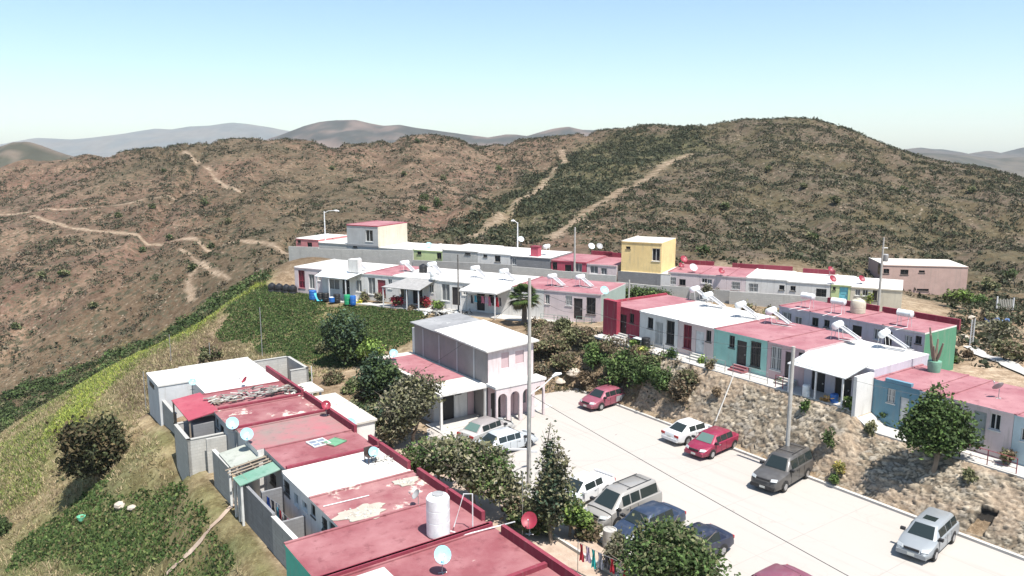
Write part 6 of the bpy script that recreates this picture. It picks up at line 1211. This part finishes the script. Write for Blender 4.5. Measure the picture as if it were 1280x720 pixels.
a = p1+Vector((.1,0,7.0)); wire(p1+Vector((0,0,12.4)), P3(-47,40,0)+Vector((0,0,9)), .5, 'thin wire') if 0 else None
wire(p1+Vector((0,0,12.3)), Vector((-60,60,11)), 1.0, 'faint wire from the top of the tall pole to the far left') if 0 else None
# ------------------------------------------------------------------ street furniture, barrels, laundry
def barrel(p, rad, h, m, label, name='barrel', cat='barrel', group='barrels and buckets by the houses', lid=None):
    r = root(name, p, 0, label, cat, group); MB().lathe([(rad*.95,0),(rad,.03),(rad,h*.32),(rad*1.04,h*.34),(rad,h*.36),(rad,h*.66),(rad*1.04,h*.68),(rad,h*.7),(rad,h*.97),(rad*.95,h)], 18).build('drum', m, r, smooth=True, sharp=30); MB().lathe([(rad*.9,h+.002),(rad*.9,h+.02)], 18).build('lid', lid or m, r); return r
pa = lambda px, off: PA.pt(PA.off(off).hit(px, 370)[0], off, 3.08)
barrel(pa(434,-2.9), .36, 1.05, GRP, 'green barrel left of the blue barrel before the white canopy house'); barrel(pa(441,-2.9), .34, 1.0, BLP, 'blue barrel right of the green barrel'); barrel(pa(391,-2.2), .42, 1.0, BLP, 'blue barrel before the white end house window'); barrel(pa(415,-2.6), .36, .55, BLP, 'low blue tub with a pale lid', lid=WPL)
for px, o_, lb in [(400,-2.4,'black bin right of the blue barrel'),(407,-2.2,'black bin under the left canopy post'),(421,-2.2,'black bin under the white canopy')]: barrel(pa(px, o_), .4, .85, BPL, lb)
r = root('plastic_slide', pa(396,-2.8), .3, 'turquoise plastic slide leaning beside the blue barrel', 'slide'); MB().slab((0,-.2,.0),(.7,-.2,.02),(.0,.2,.9),(-.35,.2,.9), .05).build('chute', flat('turquoise', (.05,.42,.52), .5), r); MB().box(-.35,-.3,.15,.25,0,.9).build('support', BLP, r)
barrel(W(330*0+1054,0,0) if 0 else P3(um(1055,510), 45.3, 3.95), .26, .6, BLP, 'blue bucket at the edge of the terrace under the canopy', 'bucket', 'bucket'); barrel(P3(um(1024,490), 45.0, 4.0), .24, .75, WPL, 'white bucket standing under the canopy', 'bucket', 'bucket'); barrel(P3(um(1026,500), 44.95, 4.0), .16, .35, WPL, 'small white pot below the white bucket', 'bucket', 'bucket')
barrel(P3(um(821,438), 45.2, 4.02), .36, .95, BPL, 'black barrel before the white terraced house'); r = root('patio_table', P3(um(812,436), 45.3, 4.02), ROT_U, 'small white table beside the black barrel', 'table'); MB().box(-.5,.5,-.3,.3,.7,.74).build('table_top', WPL, r); [MB().box(x-.02,x+.02,y-.02,y+.02,0,.7).build('leg', WPL, r) for x in (-.45,.45) for y in (-.25,.25)]
r = root('street_drum', W(762,687,0) if 0 else W(762,683,0), 0, 'pale concrete filled drum standing before the silver beige minivan', 'drum'); MB().lathe([(.36,0),(.37,.3),(.36,.34),(.37,.38),(.36,.95),(.30,.96),(.29,.90)], 20).build('drum', POLEM, r, smooth=True, sharp=30)
# bollard posts by the forecourt
for px, py, lb in [(614,527,'left thin post at the forecourt edge before the arches'),(639,536,'right thin post at the forecourt edge before the arches')]: pole(W(px, py, .05), 1.0, .035, .035, lb, 'bollard', 'bollard', STEEL, 'thin posts of the forecourt')
# railings of the street row
def railing(pl, t0, t1, d, z, label, h=.85, m=STEEL):
    r = root('railing', pl.pt(t0, d, z), pl.rot, label, 'railing', 'railings of the houses'); l = t1-t0; n = max(2, int(l/1.1)); mb = MB()
    for i in range(n+1): MB().box(l*i/n-.02, l*i/n+.02, -.02, .02, 0, h).build('post', m, r)
    for zz in (h*.35, h*.68, h): mb.tube([(0,0,zz),(l,0,zz)], .018, 4)
    mb.build('rails', m, r)
railing(PM, um(845,440), um(878,452), -1.45, 4.02, 'metal railing before the pale pink house'); railing(PM, um(897,458), um(922,466), -1.45, 4.02, 'metal railing left of the red steps'); railing(PM, um(932,468), um(975,482), -1.45, 4.02, 'metal railing right of the red steps'); railing(PM, um(985,484), um(1003,492), -1.45, 4.02, 'metal railing before the rose pink house', m=FRM); railing(PM, um(1215,566), um(1285,590), -1.5, 3.02, 'long railing before the light rose house', m=FRM)
railing(PM, um(800,430), um(830,440), -1.3, 4.02, 'metal railing before the white terraced house')
railing(PA, ta_(683,398), ta_(716,400), -1.4, 3.06, 'low railing left of the grilled door in the middle row', .8, flat('green_iron', (.12,.2,.16), .6)); railing(PA, ta_(727,400), ta_(746,403), -1.4, 3.06, 'green gate railing before the barred window of the middle row', .9, flat('green_iron', (.12,.2,.16), .6))
# laundry
CL = {n: flat('cloth_'+n, c, .9) for n, c in dict(red=(.45,.03,.05), pink=(.6,.2,.3), white=(.65,.65,.65), blue=(.04,.12,.5), teal=(.03,.4,.4), grey=(.25,.27,.33), dark=(.05,.05,.06), cyan=(.1,.4,.55), lilac=(.5,.4,.55)).items()}
def clothes(p, rz, items, h, label, L_, name='clothes_line'):
    r = root(name, p, rz, label, 'clothes line', 'laundry lines'); MB().tube([(0,0,h),(L_/2,0,h-.05),(L_,0,h)], .012, 4).build('line', STEEL, r); MB().tube([(0,0,0),(0,0,h)], .02, 5).build('post', STEEL, r); MB().tube([(L_,0,0),(L_,0,h)], .02, 5).build('post', STEEL, r)
    rg = random.Random(L_*7); x = .1; ws = L_/len(items)
    for c in items:
        w_ = ws*rg.uniform(.6,.9); d = rg.uniform(.5,1.0); mb = MB(); n = 5; vs = []
        for i in range(n+1):
            for j in range(4): vs.append((x+w_*i/n+.03*math.sin(j+i), .05*math.sin(i*2.2+j), h-.04-d*j/3*(1+.05*math.sin(i*1.7))))
        mb.add(vs, [(i*4+j, i*4+j+1, (i+1)*4+j+1, (i+1)*4+j) for i in range(n) for j in range(3)]); o = mb.build('garment', CL[c], None, smooth=True); o.parent = r; x += ws
    return r
for A_, B_, sg_, lb in [(p1+Vector((0,0,12.3)), p2+Vector((0,0,8.0)), .8, 'thin wire from the tall pole across to the street pole'), (p2+Vector((0,0,7.3)), P3(-31.5,46.6,6.5), .2, 'service wire from the street pole to the rose pink house'), (p2+Vector((0,0,7.3)), P3(-21,46.6,5.7), .3, 'service wire from the street pole to the blue house'), (p1+Vector((0,0,12.3)), P3(-48,18.9,3.4), 1.2, 'service wire from the tall pole to the lower row'), (p1+Vector((0,0,12.2)), PA.pt(39,0,6.2), 1.6, 'service wire from the tall pole to the middle row')]: wire(A_, B_, sg_, lb, .009)
clothes(PA.pt(tA[5]+.5, -1.6, 3.1), PA.rot, ['white','dark','cyan','dark','pink','lilac','pink','dark','red','dark'], 2.1, 'row of clothes hanging in the flat white porch', 4.2)
clothes(P3(-40.8, 12.0, 0), ROT_U+.1, ['blue','blue','dark','white'], 1.9, 'blue and white clothes hanging in the yard under the green sheet roof', 2.4)
clothes(P3(-38.9, 12.2, 0), ROT_U, ['cyan','red','white','dark','pink'], 1.75, 'mixed clothes hanging beside the dark cross wall', 2.0)
clothes(W(722,716,0), ROT_U+.15, ['red','lilac','teal','grey','dark','red','white','red'], 1.6, 'colourful clothes hanging in the front yard at the bottom edge', 3.0)
r = root('laundry_bar', P3(-40.2*0-41.2, 11.4, 2.2), 0, 'white cloth thrown over the grey yard wall', 'cloth') if 0 else None
a_ = W(916,533,1.4); b_2 = P3(um(937,483), 44.6, 4.1); a_ = P3(UV(b_2)[0]+.5, 42.3, 1.3); o = MB().tube([(0,0,0), b_2-a_], .045, 6).build('drain_pipe', CONC, loc=a_); tag(o, 'pale drain pipe slanting down the rubble wall', 'pipe')
# trash and yard things
lying('rubble_patch', 570, 372, 3.1, 0, 'pile of pale rubble left of the laundry porch', 'rubble', lambda r: None) if 0 else None
r = root('rubble_pile', PA.pt(ta_(572,386)+.2, -2.6, 2.9), 0, 'pile of pale rubble and junk left of the laundry porch', 'rubble'); rubp(170, 2.6, .9, PALE+[BPL, WPL], .5, .22)(r)
r = root('green_tub', hit(102, 650), 0, 'small green plastic tub on the near slope', 'tub'); MB().lathe([(.22,0),(.28,.28),(.26,.28),(.2,.05)], 14).build('tub', flat('mint_plastic', (.2,.6,.38), .5), r)
# wooden gate and field things to the right
q = hit(1255, 388); r = root('wooden_gate', (q.x, q.y, q.z-.2), .1, 'grey picket gate on the far right slope', 'gate'); mb = MB()
for i in range(9): mb.box(-.9+i*.22, -.78+i*.22, -.02, .02, .1, 1.5+.1*(i % 2))
mb.build('pickets', flat('grey_picket', (.36,.34,.30), .9), r); MB().box(-1.05,-.93,-.06,.06,-.3,1.9).build('post', METW, r); MB().box(1.05,1.17,-.06,.06,-.3,1.7).build('post', METW, r)
q = hit(1245, 408); r = root('tarp', (q.x, q.y, q.z+.5), .2, 'crumpled dark blue tarpaulin on the scrubby right bank', 'tarp'); mb = MB(); rg = random.Random(4); nn = 9
mb.v = [(-1.2+2.4*i/nn, -.6+1.2*j/nn, .35*math.sin(i*1.1+j*.7)*math.cos(j*1.3)+rg.uniform(0,.18)) for i in range(nn+1) for j in range(nn+1)]; mb.f = [(i*(nn+1)+j, (i+1)*(nn+1)+j, (i+1)*(nn+1)+j+1, i*(nn+1)+j+1) for i in range(nn) for j in range(nn)]; mb.m = [0 if i < 5 else 1 for i in range(nn) for j in range(nn)]; mb.build('sheet', [flat('navy_tarp', (.02,.035,.09), .6), flat('blue_tarp', (.12,.2,.38), .6)], r, smooth=True)
r = root('wire_fence', W(1212,432,4.3), .9, 'leaning wire mesh fence beside the green wall', 'fence'); MB().tube([(0,0,0),(0,0,2.2)], .04, 5).build('post', METW, r); MB().tube([(1.6,0,0),(1.6,0,2.0)], .04, 5).build('post', METW, r); mb = MB()
for i in range(9): mb.tube([(0,0,.2+i*.23),(1.6,0,.15+i*.21)], .008, 3)
for i in range(8): mb.tube([(.2*i,0,.1),(.2*i,0,2.05)], .008, 3)
mb.build('mesh_panel', STEEL, r)
